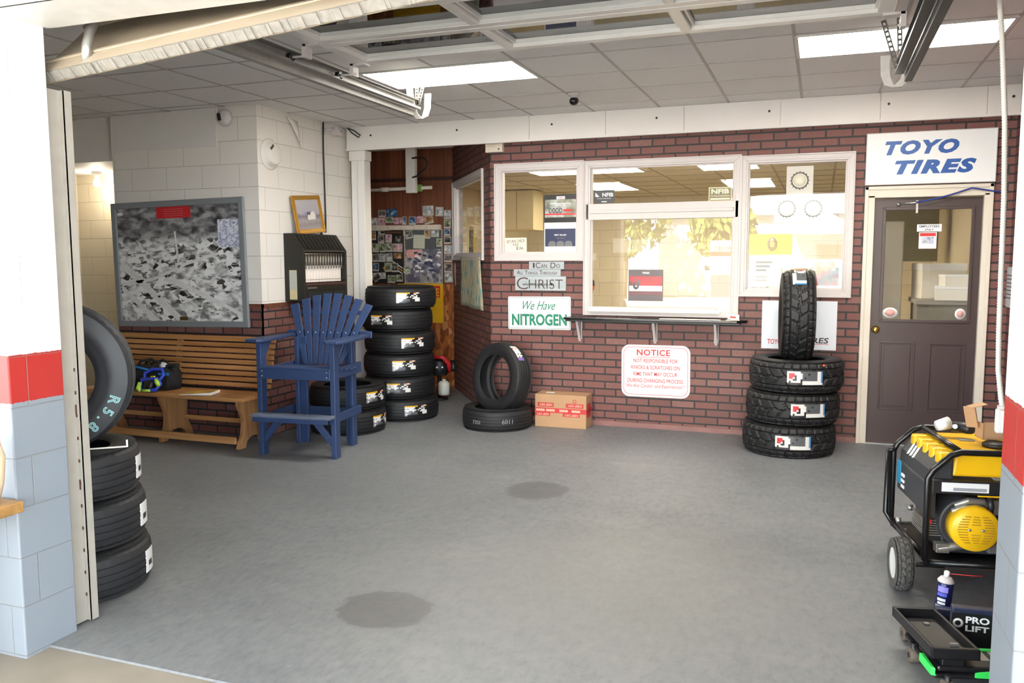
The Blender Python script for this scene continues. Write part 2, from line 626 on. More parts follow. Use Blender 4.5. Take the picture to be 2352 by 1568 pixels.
# ---- niche back: wood panelling above, chipboard below
WOODP = wood_mat('dark_panelling', '552d1d', '7c4a31', 2, board=0.19, rough=0.45)
mo, nt, b = base('chipboard')
vo = N(nt, 'ShaderNodeTexVoronoi', Scale=26.0)
mp = nt.nodes.new('ShaderNodeMapping')
mp.inputs['Scale'].default_value = (1, 1, 0.45)
L(nt, coords(nt), mp.inputs['Vector'])
L(nt, mp.outputs[0], vo.inputs['Vector'])
sp = nt.nodes.new('ShaderNodeSeparateColor')
L(nt, vo.outputs['Color'], sp.inputs[0])
L(nt, ramp(nt, sp.outputs[0], [(0, '6e3512'), (0.4, '8f4d1f'), (0.8, 'a9622c'), (1, 'c08a55')]).outputs[0], b.inputs['Base Color'])
b.inputs['Roughness'].default_value = 0.6
struct(MB().box(-5.6, -4.2, 9.42, 9.52, 1.28, CZ).obj('wall_niche_upper', WOODP))
struct(MB().box(-5.6, -4.2, 9.425, 9.52, 0, 1.28).obj('wall_niche_lower', mo))
struct(MB().box(-5.6, -5.5, 7.74, 9.42, 0, CZ).obj('wall_niche_side', WOODP))
struct(MB().box(-5.5, -4.24, 9.395, 9.42, 2.555, 2.595).obj('trim_4', wood_mat('dark_batten', '2a1712', '3a221a', 0)))
# ---- white block room on the left
struct(MB().box(-6.30, -4.66, 6.19, 7.74, 0, CZ).obj('wall_left', BLOCK))
wn = MB()
wn.box(-6.31, -4.648, 6.178, 6.19, 0, 1.165)
wn.box(-4.66, -4.648, 6.178, 7.74, 0, 1.165)
struct(wn.obj('wall_left_wainscot', BRICK))
wt = MB()
wt.box(-6.31, -4.642, 6.172, 6.19, 1.165, 1.20)
wt.box(-4.66, -4.642, 6.172, 7.74, 1.165, 1.20)
struct(wt.obj('trim_5', wood_mat('brown_cap', '5b3524', '6f4431', 0)))
struct(MB().box(-6.30, -5.09, 6.18, 6.19, 2.60, CZ - 0.005).obj('trim_6', mat('smooth_white_board', 'd8d5d1', 0.5, var=0.04), bevel=0.002))
# ---- alcove behind the bench with its low ceiling
struct(MB().box(-7.9, -6.302, 6.25, 7.26, 2.53, CZ).obj('ceiling_alcove', mat('soffit_paint', 'd9d6d2', 0.6, var=0.04)))
struct(MB().box(-7.9, -6.30, 7.2, 7.3, 0, 2.53).obj('wall_alcove', BLOCK_T))
struct(MB().box(-8.0, -7.86, 2.5, 7.3, 0, CZ).obj('wall_garage_left', BLOCK_T))
# ---- right garage wall
struct(MB().box(1.42, 1.6, 2.6, 7.72, 0, CZ).obj('wall_right', BRICK))
# ---- street front: two banded piers and the header
struct(MB().box(-9.0, -2.97, 2.35, 2.60, -0.1, 4.6).obj('wall_front_left', PILLAR, bevel=0.006))
struct(MB().box(0.485, 5.0, 2.33, 2.60, -0.1, 4.6).obj('wall_front_right', PILLAR, bevel=0.006))
struct(MB().box(-2.97, 0.485, 2.35, 2.60, 2.545, 4.6).obj('wall_front_header', PILLAR))
struct(MB().box(-9.0, 5.0, 2.60, 13.2, CZ + 0.12, CZ + 0.3).obj('ceiling_roof', mat('roof', '777777', 0.9)))
# unseen canopy, added over the apron to hold back the high sky
struct(MB().box(-13.0, 9.0, -4.6, 2.35, 3.35, 3.6).obj('ceiling_added_canopy', mat('added_canopy_paint', 'd8d6d0', 0.6, var=0.05)))
# steel angle along the header's lower edge
st = MB()
st.box(-2.97, 0.485, 2.34, 2.62, 2.53, 2.545)
st.box(-2.97, 0.485, 2.334, 2.348, 2.53, 2.60)
struct(st.obj('trim_7', mat('white_steel', 'eceae6', 0.4)))
# ---- white beam above the office wall
bj = [-4.62, -2.633, -1.893, -1.183, -0.368, 0.412, 1.184, 1.42]
be = MB()
for a, b_ in zip(bj[:-1], bj[1:]):
    be.box(a + 0.002, b_ - 0.002, 7.60, 7.612, 2.72, CZ - 0.002)
be.box(-4.62, 1.42, 7.612, 7.72, 2.715, CZ - 0.002)
be.box(-4.62, 1.42, 7.585, 7.63, 2.70, 2.718)
for x in (-4.335, -3.379, -2.409, -1.426, -0.46, 0.474, 1.363):
    be.cyl((x, 7.60, 2.845), (x, 7.594, 2.845), 0.010, 10, 1)
struct(be.obj('trim_1', [BEAMW, BLACK]))
# post under the beam's left end
po = MB()
po.box(-4.585, -4.425, 7.62, 7.74, 0, 2.60)
po.box(-4.60, -4.41, 7.605, 7.74, 2.60, 2.70)
po.box(-4.50, -4.42, 7.60, 7.625, 0, 2.60)
struct(po.obj('trim_2', BEAMW, bevel=0.006))
# ---- white base line of spilled paint at the wall foot
struct(MB().box(-3.0, 0.33, 7.705, 7.722, 0, 0.045).obj('baseboard_back', mat('painted_kerb', '86605b', 0.6, var=0.3, scale=8)))

# ---- office behind the windows
OW = mat('office_wall', 'd3c7ab', 0.7, var=0.05)
struct(MB().box(-4.6, 1.6, 12.7, 12.9, 0, 2.6).obj('wall_office_back', BLOCK_T))
struct(MB().box(-4.6, -4.4, 9.5, 12.8, 0, 2.6).obj('wall_office_left', OW))
struct(MB().box(1.42, 1.6, 7.84, 12.8, 0, 2.6).obj('wall_office_right', OW))
struct(MB().prism([(-3.0, 7.84), (1.6, 7.84), (1.6, 12.9), (-4.6, 12.9), (-4.6, 9.55), (-4.18, 9.55)], 2.52, 2.9, 'z').obj('ceiling_office', mat('office_ceiling', 'cfc6b4', 0.85, var=0.08)))
og = MB()
for k in range(10):
    xg = -4.1 + 0.6 * k
    og.box(xg - 0.01, xg + 0.01, 7.86 if xg > -3.0 else 7.95 + (-3.08 - xg) * 1.453, 12.7, 2.517, 2.52)
for k in range(8):
    yg = 8.35 + 0.6 * k
    og.box(-4.3 if yg > 9.6 else -3.0 - (yg - 7.85) / 1.453, 1.4, yg - 0.01, yg + 0.01, 2.516, 2.52)
struct(og.obj('trim_8', mat('office_grid', '9d9380', 0.6)))

# =================================================================== WINDOWS
def casing(name, x0, x1, z0, z1, outer, rot=WB, loc=None, extra=None):
    """glass x0..x1, z0..z1; `outer` = casing width. Root at the pane's middle on the wall face."""
    cx, cz = (x0 + x1) / 2, (z0 + z1) / 2
    r = thing(name, None, None, loc or (cx, YW, cz), rot)
    r['kind'] = 'structure'
    wd, ht = x1 - x0, z1 - z0
    f = MB()
    frame_ring(f, wd + 2 * outer, ht + 2 * outer, outer * 0.62, 0, 0.016)
    frame_ring(f, wd + 2 * outer, ht + 2 * outer, outer * 0.16, 0.016, 0.026)
    frame_ring(f, wd + 0.78 * outer, ht + 0.78 * outer, outer * 0.24, -0.015, 0.011)
    frame_ring(f, wd + 0.34 * outer, ht + 0.34 * outer, outer * 0.19, -0.05, -0.012)
    f.obj('window_frame', TRIMW, r, bevel=0.002)
    if extra is None:
        MB().box(-wd / 2, wd / 2, -ht / 2, ht / 2, -0.044, -0.039).obj('pane', GLASS, r)
    return r

casing('window_1', -2.946, -2.204, 1.659, 2.430, 0.085)
r2 = casing('window_2', -2.05, -0.762, 1.135, 2.430, 0.075, extra=True)
mid = MB()
mid.box(-0.70, 0.70, 1.957 - 1.7825, 2.105 - 1.7825, -0.05, 0.016)
mid.box(-0.66, 0.66, 2.015 - 1.7825, 2.045 - 1.7825, 0.016, 0.026)
mid.obj('cross_rail', TRIMW, r2, bevel=0.003)
MB().box(-0.644, 0.644, 2.105 - 1.7825, 0.6475, -0.044, -0.039).obj('pane', GLASS, r2)
MB().box(-0.644, 0.644, -0.6475, 1.957 - 1.7825, -0.054, -0.049).obj('pane', GLASS, r2)
sl_ = MB()
sl_.box(-0.66, 0.52, -0.665, -0.645, -0.03, 0.04)
sl_.box(-0.66, 0.56, -0.685, -0.665, -0.03, 0.055)
sl_.obj('sliding_track', mat('white_track', 'ece9e2', 0.35, var=0.03), r2, bevel=0.002)
casing('window_3', -0.616, 0.170, 1.33, 2.415, 0.075)
# window in the slanted wall
casing('window_4', 0.14, 1.68, 1.66, 2.43, 0.08, WA, tuple(MA @ Vector((0.91, 0.0, 2.045))))

# =================================================================== DOOR
dr = thing('door_1', None, None, (0.81, YW, 0.0))
dr['kind'] = 'structure'
DOORB = mat('brown_door_paint', '423433', 0.38, var=0.06)
ds = MB()
holes_wall(ds, -0.415, 0.415, 0.012, 2.09, 0.03, 0.075, [(-0.32, 0.335, 1.07, 2.0), (-0.32, -0.045, 0.295, 0.885), (0.06, 0.335, 0.295, 0.885)])
ds.obj('door_slab', DOORB, dr)
for a, b_ in ((-0.32, -0.045), (0.06, 0.335)):
    dp = MB()
    dp.box(a, b_, 0.045, 0.065, 0.295, 0.885)
    dp.prism([(a + 0.035, 0.33), (b_ - 0.035, 0.33), (b_ - 0.035, 0.85), (a + 0.035, 0.85)], 0.036, 0.046, 'y')
    fr_ = frame_ring(MB(), b_ - a, 0.59, 0.014, 0, 0.006)
    dp.add(fr_.v, fr_.f, M=Matrix.Translation(((a + b_) / 2, 0.036, 0.59)) @ Matrix.Rotation(pi / 2, 4, 'X'))
    dp.obj('door_panel', DOORB, dr, bevel=0.006)
gf = frame_ring(MB(), 0.69, 0.965, 0.026, 0, 0.012)
g2 = MB().add(gf.v, gf.f, M=Matrix.Translation((0.0075, 0.032, 1.535)) @ Matrix.Rotation(pi / 2, 4, 'X'))
g2.obj('glazing_bead', DOORB, dr, bevel=0.003)
MB().box(-0.32, 0.335, 0.050, 0.056, 1.07, 2.0).obj('pane', GLASS, dr)
BRASS = mat('polished_brass', 'd9b860', 0.18, metal=1.0, var=0.03)
kn = MB().lathe([(0.0, 0.0), (0.033, 0.0), (0.034, 0.006), (0.014, 0.010), (0.011, 0.03), (0.024, 0.038), (0.030, 0.05), (0.026, 0.064), (0.012, 0.070), (0, 0.071)], 24,
                M=Matrix.Translation((-0.36, 0.03, 0.985)) @ Matrix.Rotation(pi / 2, 4, 'X'))
kn.obj('door_knob', BRASS, dr)
cs = MB()
CREAM = mat('cream_casing', 'd8cfc0', 0.45, var=0.04)
cs.box(-0.485, -0.405, -0.022, 0.06, 0, 2.115)
cs.box(0.405, 0.47, -0.022, 0.06, 0, 2.115)
cs.box(-0.485, 0.47, -0.022, 0.06, 2.095, 2.19)
cs.box(-0.485, -0.455, -0.032, -0.02, 0, 2.19)
cs.box(0.44, 0.47, -0.032, -0.02, 0, 2.19)
cs.box(-0.485, 0.47, -0.032, -0.02, 2.16, 2.19)
cs.obj('door_casing', CREAM, dr, bevel=0.004)
MB().box(-0.41, 0.41, -0.02, 0.09, 0.0, 0.012).obj('threshold', STEEL, dr)
# roller hook on the door head and the clip by it
hk = MB()
hk.tube([(-0.20, 0.028, 2.045), (-0.10, 0.016, 2.05), (-0.07, 0.012, 2.055)], 0.009, 8)
hk.lathe([(0, 0), (0.018, 0), (0.018, 0.012), (0, 0.014)], 14, M=Matrix.Translation((-0.22, 0.03, 2.04)) @ Matrix.Rotation(pi / 2, 4, 'X'))
hk.box(-0.088, -0.072, 0.016, 0.03, 1.965, 2.07)
hk.obj('door_chain', STEEL, dr)

# =================================================================== LAMPS
LAMP = mat('lamp_diffuser', 'ffffff', 0.4, var=0, emit='fffaf0', es=22.0)
LAMPF = mat('lamp_frame', 'd8d6d2', 0.5, var=0.03)
def troffer(x, y, z, label, group, es=None, rz=0.0):
    t = thing('ceiling_light', label, 'ceiling light', (x, y, z), (0, 0, rz), group)
    f = frame_ring(MB(), 1.20, 0.60, 0.022, -0.008, 0.0)
    f.obj('light_frame', LAMPF, t)
    MB().box(-0.578, 0.578, -0.278, 0.278, -0.006, -0.001).obj('diffuser', es or LAMP, t)
    return t
troffer(-2.60, 5.75, CZ, 'lit fluorescent ceiling panel above the left rail of the raised garage door', 'garage ceiling lights')
troffer(0.40, 5.80, CZ, 'lit fluorescent ceiling panel in the garage near the office door', 'garage ceiling lights')
LAMPO = mat('office_diffuser', 'ffffff', 0.4, var=0, emit='fff3d8', es=14.0)
for x, y, rz, lb in ((-2.38, 8.66, 0.0, 'lit ceiling panel in the office seen through the left window'),
                 (-2.62, 10.7, pi / 2, 'lit ceiling panel in the office seen at the left of the transom pane'),
                 (-0.91, 8.47, pi / 2, 'lit office ceiling panel nearest the pane, at the upper right of the transom'),
                 (-0.87, 10.85, pi / 2, 'lit office ceiling panel deeper in the room, showing in the right window')):
    troffer(x, y, 2.517, lb, 'office ceiling lights', LAMPO, rz)

# bare bulb in the alcove
bt = thing('light_bulb', 'lit bare bulb on the low ceiling behind the white block wall', 'light bulb', (-7.30, 6.95, 2.53))
MB().lathe([(0, 0), (0.05, 0), (0.052, -0.02), (0.03, -0.035), (0.024, -0.06), (0, -0.06)], 20).obj('lamp_holder', TRIMW, bt)
MB().lathe([(0.014, -0.06), (0.02, -0.075), (0.036, -0.10), (0.04, -0.125), (0.03, -0.15), (0, -0.162)], 20).obj(
    'bulb', mat('bulb_glow', 'ffffff', 0.3, var=0, emit='ffe9c0', es=22.0), bt)
bl = bpy.data.lights.new('bulb_light', 'POINT')
bl.energy = 5
bl.color = (1, 0.92, 0.8)
bl.shadow_soft_size = 0.05
blo = bpy.data.objects.new('bulb_light', bl)
COL.objects.link(blo)
blo.location = (-7.30, 6.95, 2.33)

# =================================================================== SIGNS ON THE BRICK WALL
BLUE = mat('sign_blue', '0f529f', 0.4, var=0.05)
GREEN = mat('sign_green', '1f7f62', 0.4, var=0.05)
INK = mat('dark_ink', '3a3438', 0.6, var=0.05)
LIP = mat('sign_edge', 'c9c8c5', 0.4, var=0.03)

def board(name, label, cat, x0, x1, z0, z1, m=WHITE, th=0.012, y=YW, rot=WB, part='panel', r=0.0, group=None, tilt=0.0):
    t = thing(name, label, cat, ((x0 + x1) / 2, y, (z0 + z1) / 2), (rot[0], rot[1] + 0, rot[2]), group)
    if tilt:
        t.rotation_euler = (Matrix.Rotation(rot[2], 4, 'Z') @ Matrix.Rotation(rot[0], 4, 'X') @ Matrix.Rotation(tilt, 4, 'Z')).to_euler()
    w_, h_ = x1 - x0, z1 - z0
    mb = MB()
    if r:
        mb.prism(rounded(w_, h_, r), 0.0, th, 'z')
    else:
        mb.box(-w_ / 2, w_ / 2, -h_ / 2, h_ / 2, 0.0, th)
    mb.obj(part, m, t, bevel=0.0015 if th > 0.005 else 0)
    return t, w_, h_

t, a, h = board('wall_sign', 'white sign with slanted blue letters above the brown door', 'sign', 0.322, 1.285, 2.20, 2.625, th=0.035)
lettering('TOYO', 0.55, 0.115, BLUE, t, at=(-0.065, 0.085, 0.0355), shear=0.28, bold=0.058, space=1.18)
lettering('TIRES', 0.60, 0.115, BLUE, t, at=(0.04, -0.075, 0.0355), shear=0.28, bold=0.058, space=1.18)
frame_ring(MB(), a, h, 0.006, 0.035, 0.038).obj('sign_rim', LIP, t)

t, a, h = board('wall_sign', 'white sign with green lettering about nitrogen, left of the counter', 'sign', -2.893, -2.250, 0.905, 1.228, th=0.006, r=0.015, tilt=R(0.6))
f = frame_ring(MB(), a - 0.022, h - 0.022, 0.003, 0.006, 0.0066)
f.obj('border_line', GREEN, t)
lettering('We Have', 0.335, 0.085, GREEN, t, at=(0.0, 0.075, 0.0064), shear=0.45, bold=0.0)
lettering('NITROGEN', 0.565, 0.115, GREEN, t, at=(0.0, -0.065, 0.0064), bold=0.035)

GREYW = wood_mat('grey_plank', '98a0a3', 'b4bcbe', 0, rough=0.7)
BROWNINK = mat('carved_ink', '4a3434', 0.7, var=0.2)
t, a, h = board('plank_sign', 'top grey wooden plank sign, starting I CAN DO, under the left window', 'sign', -2.672, -2.316, 1.494, 1.568, GREYW, 0.016, part='plank')
lettering('I', 0.018, 0.048, BROWNINK, t, at=(-0.128, 0, 0.0165))
lettering('C', 0.045, 0.055, BROWNINK, t, at=(-0.085, 0, 0.0165))
lettering('AN', 0.062, 0.034, BROWNINK, t, at=(-0.025, -0.007, 0.0165))
lettering('D', 0.05, 0.055, BROWNINK, t, at=(0.068, 0, 0.0165))
lettering('O', 0.038, 0.036, BROWNINK, t, at=(0.118, -0.006, 0.0165))
t, a, h = board('plank_sign', 'middle and longest grey wooden plank sign, reading ALL THINGS THROUGH', 'sign', -2.830, -2.350, 1.427, 1.492, GREYW, 0.016, part='plank')
lettering('A', 0.034, 0.040, BROWNINK, t, at=(-0.19, 0.002, 0.0165))
lettering('LL', 0.030, 0.028, BROWNINK, t, at=(-0.156, -0.004, 0.0165))
lettering('T', 0.030, 0.040, BROWNINK, t, at=(-0.11, 0.002, 0.0165))
lettering('HINGS', 0.10, 0.028, BROWNINK, t, at=(-0.042, -0.004, 0.0165))
lettering('T', 0.030, 0.040, BROWNINK, t, at=(0.04, 0.002, 0.0165))
lettering('HROUGH', 0.145, 0.028, BROWNINK, t, at=(0.13, -0.004, 0.0165))
t, a, h = board('plank_sign', 'lowest and tallest grey wooden plank sign, reading CHRIST in large letters', 'sign', -2.814, -2.297, 1.287, 1.425, GREYW, 0.016, part='plank')
lettering('C', 0.115, 0.118, BROWNINK, t, at=(-0.185, 0.0, 0.0165), bold=-0.01)
lettering('HRIST', 0.345, 0.09, BROWNINK, t, at=(0.055, -0.006, 0.0165), bold=-0.012)
lettering('who strengthens Me', 0.32, 0.038, mat('black_script', '1b1a1c', 0.6), t, at=(-0.02, -0.012, 0.0172), shear=0.4, bold=0.004)

t, a, h = board('wall_sign', 'white notice sign with rounded corners and red lettering under the counter', 'sign', -1.747, -1.104, 0.298, 0.79, th=0.005, r=0.075, tilt=R(0.4))
rp, ri = rounded(a - 0.04, h - 0.04, 0.062), rounded(a - 0.048, h - 0.048, 0.059)
rb = MB()
for i in range(len(rp)):
    j = (i + 1) % len(rp)
    rb.prism([rp[i], rp[j], ri[j], ri[i]], 0.005, 0.0056, 'z')
rb.obj('border_line', RED, t)
lettering('NOTICE', 0.31, 0.058, RED, t, at=(-0.02, 0.175, 0.0055), bold=0.02, space=1.1)
MB().box(-0.175, 0.135, 0.130, 0.134, 0.005, 0.0056).obj('underline', RED, t)
for tx, wd, yy in (('NOT RESPONSIBLE FOR', 0.415, 0.098), ('KNICKS & SCRATCHES ON', 0.455, 0.035),
                   ('RIMS THAT MAY OCCUR', 0.41, -0.028), ('DURING CHANGING PROCESS.', 0.525, -0.09)):
    lettering(tx, wd, 0.036, RED, t, at=(0.0, yy, 0.0055), bold=0.006)
lettering('We Are Careful  and Experienced !', 0.545, 0.043, RED, t, at=(0.0, -0.145, 0.0055), shear=0.3, bold=0.0)

t, a, h = board('poster', 'white tire poster on the brick behind the upright tire, right of the counter', 'poster', -0.482, 0.141, 0.795, 1.222, mat('poster_white', 'e3eaf2', 0.35, var=0.03), 0.006)
lettering('TOYO', 0.12, 0.045, RED, t, at=(-0.20, -0.15, 0.0065), bold=0.02, rotz=0.0)
lettering('TIRES', 0.21, 0.05, INK, t, at=(0.145, -0.13, 0.0065), bold=0.02, shear=0.15)
MB().box(0.04, 0.25, -0.165, -0.161, 0.006, 0.0066).obj('red_line', RED, t)
MB().lathe([(0, 0.0062), (0.05, 0.0062), (0.05, 0.0068), (0, 0.0068)], 20, M=Matrix.Translation((0.09, 0.0, 0)) @ Matrix.Scale(0.8, 4, (1, 0, 0))).obj('printed_emblem', mat('emblem_pink', 'c98f8f', 0.5), t)

t = thing('wall_speaker', 'small cream plastic box on the brick corner under the beam', 'speaker', (-3.02, YW, 2.69), WB)
MB().box(-0.09, 0.09, -0.066, 0.066, 0, 0.055).obj('housing', mat('cream_plastic', 'd8cfbd', 0.45, var=0.04), t, bevel=0.006)
MB().box(0.045, 0.06, -0.045, -0.03, 0.055, 0.058).obj('indicator', INK, t)
gl_ = MB()
for k in range(5):
    gl_.box(-0.07, 0.02, 0.03 - 0.012 * k, 0.034 - 0.012 * k, 0.055, 0.057)
gl_.obj('grille', mat('grille_cream', 'b9b09e', 0.5), t)

# ------------------------------------------------------------------ counter shelf with brackets
t = thing('counter_shelf', 'black counter shelf under the sliding window on white brackets', 'shelf', (-1.46, YW, 1.045))
top = MB()
top.prism([(-0.815, 0.0), (0.86, 0.0), (0.86, -0.10), (0.78, -0.17), (-0.815, -0.17)], -0.022, 0.0, 'z')
top.obj('counter_top', mat('black_laminate', '151517', 0.18, var=0.1), t, bevel=0.004)
MB().box(-0.80, 0.80, -0.155, -0.02, -0.04, -0.022).obj('apron', BLACK, t, bevel=0.003)
for x in (-0.695, 0.03, 0.585):
    br = MB()
    br.prism([(0.0, -0.24), (-0.018, -0.24), (-0.135, -0.045), (-0.135, -0.04), (0.0, -0.04)], x - 0.012, x + 0.012, 'x')
    br.box(x - 0.02, x + 0.02, -0.014, 0.0, -0.22, -0.04)
    br.obj('bracket', TRIMW, t, bevel=0.003)
# things on the counter
ct = thing('card_holder', 'small clear tray with a white card on the right end of the counter', 'card holder', (-0.72, 7.62, 1.045))
MB().box(-0.06, 0.06, -0.05, 0.04, 0, 0.008).obj('tray', mat('clear_tray', 'b7b19c', 0.15, var=0.05), ct, bevel=0.003)
MB().box(-0.05, 0.05, -0.002, 0.002, 0.008, 0.055, M=Matrix.Rotation(-0.3, 4, 'X') @ Matrix.Rotation(0.3, 4, 'Z')).obj('card', WHITE, ct)
MB().box(-0.03, 0.02, -0.0035, -0.0022, 0.02, 0.035, M=Matrix.Rotation(-0.3, 4, 'X') @ Matrix.Rotation(0.3, 4, 'Z')).obj('card_print', RED, ct)
t = thing('sheet_of_paper', 'flat white sheet lying on the front of the black counter', 'paper', (-1.1, 7.60, 1.045))
MB().box(-0.27, 0.27, -0.05, 0.03, 0, 0.004).obj('sheet', PAPER, t)

# ------------------------------------------------------------------ bills and stickers on the window panes
PANE = YW + 0.039
def bill(name, label, cat, x0, x1, z0, z1, m, y=PANE - 0.0025, group=None, tilt=0.0):
    return board(name, label, cat, x0, x1, z0, z1, m, 0.0025, y, part='sheet', group=group, tilt=tilt)
def patch(t, m, x0, x1, y0, y1, name='printed_area', z=0.0025, th=0.0006):
    return MB().box(x0, x1, y0, y1, z, z + th).obj(name, m, t)
DKP = mat('poster_black', '1f1f21', 0.35, var=0.1)
t, a, h = bill('window_poster', 'black tire poster with a red stripe in the left window, above the blue one', 'poster', -2.531, -2.207, 1.943, 2.207, DKP)
patch(t, picture_mat('road_photo', ['55605f', '8b8e78', 'b9bcbd', '6c6f60'], 9), -0.155, 0.155, -0.085, 0.085)
patch(t, WHITE, -0.04, 0.045, 0.088, 0.115, 'logo_plate')
lettering('TIRES', 0.055, 0.012, RED, t, at=(0.002, 0.101, 0.0028), bold=0.02)
lettering('THANK YOU', 0.10, 0.014, WHITE, t, at=(0, 0.032, 0.0034), bold=0.02)
patch(t, WHITE, -0.105, 0.105, 0.044, 0.051, 'white_line', 0.0031)
for k in range(4):
    MB().lathe([(0.012, 0.003), (0.028, 0.003), (0.028, 0.0042), (0.012, 0.0042)], 18, M=Matrix.Translation((-0.10 + 0.034 * k, -0.02, 0)) @ Matrix.Scale(0.62, 4, (1, 0, 0))).obj('printed_tire', mat('print_grey', '6a6b6d', 0.4), t)
patch(t, RED, 0.03, 0.12, -0.03, -0.008, 'red_badge', 0.0031)
patch(t, mat('print_red', 'e0282e', 0.4), -0.155, 0.15, -0.062, -0.048, 'red_stripe', 0.0031)
t, a, h = bill('window_poster', 'white bordered dark blue tire poster in the left window, below the black one', 'poster', -2.531, -2.205, 1.660, 1.940, WHITE)
patch(t, mat('poster_navy', '2c3554', 0.35, var=0.1), -0.155, 0.15, -0.088, 0.082)
lettering('BEST SELLER', 0.12, 0.015, WHITE, t, at=(0, 0.022, 0.0035), bold=0.015)
lettering('* * * * *', 0.075, 0.009, mat('gold_print', 'c9a84c', 0.4), t, at=(0, -0.008, 0.0035))
for k in range(3):
    MB().prism(rounded(0.075, 0.07, 0.03), 0.003, 0.0038, 'z', M=Matrix.Translation((-0.085 + 0.083 * k, -0.07, 0))).obj('printed_tire', mat('print_grey', '6a6b6d', 0.4), t)
patch(t, WHITE, -0.155, 0.15, -0.14, -0.088, 'white_margin', 0.0036)
t, a, h = bill('handwritten_note', 'cream handwritten return check note in the corner of the left window', 'note', -2.938, -2.714, 1.662, 1.80, mat('note_cream', 'eae3cb', 0.8, var=0.03))
lettering('RETURN CHECK', 0.19, 0.03, INK, t, at=(0, 0.035, 0.0027), bold=0.0, rotz=R(4))
lettering('- FEE -', 0.11, 0.024, INK, t, at=(0, 0.0, 0.0027), bold=0.0)
lettering('$36', 0.075, 0.032, INK, t, at=(0.04, -0.035, 0.0027), bold=0.0, shear=0.1)
t, a, h = bill('sticker', 'black square sticker with white letters at the left of the transom pane', 'sticker', -2.038, -1.841, 2.112, 2.235, mat('sticker_black', '2e3034', 0.4))
lettering('NFIB', 0.105, 0.036, WHITE, t, at=(0.035, 0.018, 0.0027), bold=0.03)
MB().prism([(-0.085, 0.0), (-0.085, 0.04), (-0.045, 0.0)], 0.0025, 0.0032, 'z').obj('emblem', WHITE, t)
lettering('The Voice of Small Business', 0.135, 0.009, WHITE, t, at=(0, -0.016, 0.0027), shear=0.2)
patch(t, WHITE, -0.025, 0.025, -0.05, -0.042, 'white_line')
t, a, h = bill('sticker', 'brown and gold sticker with cream letters at the right of the transom pane', 'sticker', -0.974, -0.772, 2.104, 2.229, mat('sticker_gold', 'efe2b0', 0.4))
patch(t, mat('sticker_brown', '6d6347', 0.4), -0.094, 0.094, -0.056, 0.056, 'brown_field')
lettering('NFIB', 0.155, 0.042, mat('sticker_cream', 'f6edc4', 0.4), t, at=(0, 0.026, 0.0034), bold=0.035)
lettering('The Voice of Small Business', 0.165, 0.012, mat('sticker_cream', 'f6edc4', 0.4), t, at=(0, -0.014, 0.0034), bold=0.01)
patch(t, mat('sticker_cream', 'f6edc4', 0.4), -0.085, 0.085, -0.048, -0.034, 'cream_line', 0.0031)
# stand-up bill on the counter inside the sliding window
t, a, h = bill('display_card', 'grey display card with a red car picture behind the sliding window', 'display card', -1.70, -1.375, 1.20, 1.49, mat('card_grey', '5c5355', 0.4), y=YW + 0.044)
patch(t, picture_mat('car_photo', ['2d2a2c', '7a3a38', 'b8262e', '55585c'], 9), -0.155, 0.155, -0.01, 0.085)
patch(t, mat('car_red', 'c01f28', 0.3), -0.05, 0.14, 0.0, 0.045, 'printed_car', 0.0031)
patch(t, WHITE, -0.155, 0.155, -0.055, -0.005, 'white_band', 0.0031)
patch(t, mat('print_maroon', '74484c', 0.4), -0.155, 0.155, -0.09, -0.057, 'maroon_band')
lettering('TIRES', 0.07, 0.018, WHITE, t, at=(0.0, 0.115, 0.0027), bold=0.02)
MB().lathe([(0.012, 0.0036), (0.035, 0.0036), (0.035, 0.0044), (0.012, 0.0044)], 20, M=Matrix.Translation((-0.09, -0.005, 0)) @ Matrix.Scale(0.8, 4, (1, 0, 0))).obj('printed_tire', mat('print_grey', '6a6b6d', 0.4), t)
MB().box(-0.16, 0.16, -0.145, -0.140, 0.0, 0.03).obj('foot', mat('card_grey', '5c5355', 0.4), t)
# right window: three ring cards, price sheet and a photograph
RINGC = mat('card_white', 'd9d6cd', 0.5, var=0.04)
for k, (x0, x1, z0, z1, lb) in enumerate(((-0.31, -0.09, 2.142, 2.389, 'white card with a printed gear ring, topmost of the three in the right window'),
                                          (-0.405, -0.196, 1.905, 2.143, 'white card with a printed gear ring, lower left of the three in the right window'),
                                          (-0.192, 0.026, 1.905, 2.138, 'white card with a printed gear ring, lower right of the three in the right window'))):
    t, a, h = bill('ring_card', lb, 'card', x0, x1, z0, z1, RINGC, y=YW + 0.047, group='gear ring cards')
    rg = MB()
    rg.lathe([(0.062, 0.0026), (0.072, 0.0026), (0.072, 0.0036), (0.062, 0.0036)], 40)
    for q in range(16):
        an = 2 * pi * q / 16
        rg.box(-0.004, 0.004, 0.070, 0.080, 0.0026, 0.0036, M=Matrix.Rotation(an, 4, 'Z'))
    rg.obj('printed_ring', mat('ring_grey', '5a594e', 0.5), t)
    MB().lathe([(0, 0.0026), (0.052, 0.0026), (0.052, 0.0032), (0, 0.0032)], 30).obj('ring_centre', mat('ring_centre', 'e6e2cd', 0.5), t)
t, a, h = bill('price_sheet', 'white printed sheet in the lower left of the right window', 'sheet', -0.605, -0.335, 1.345, 1.615, PAPER, y=YW + 0.047)
for k, (tx, wd, yy) in enumerate((('Tire Disposal', 0.14, 0.07), ('$3.00 each', 0.12, 0.035), ('per tire', 0.09, 0.0), ('all sizes', 0.1, -0.06), ('pay here', 0.1, -0.09))):
    patch(t, mat('faint_ink', 'a8a49c', 0.6), -0.08, -0.08 + wd, yy, yy + 0.016, 'text_line')
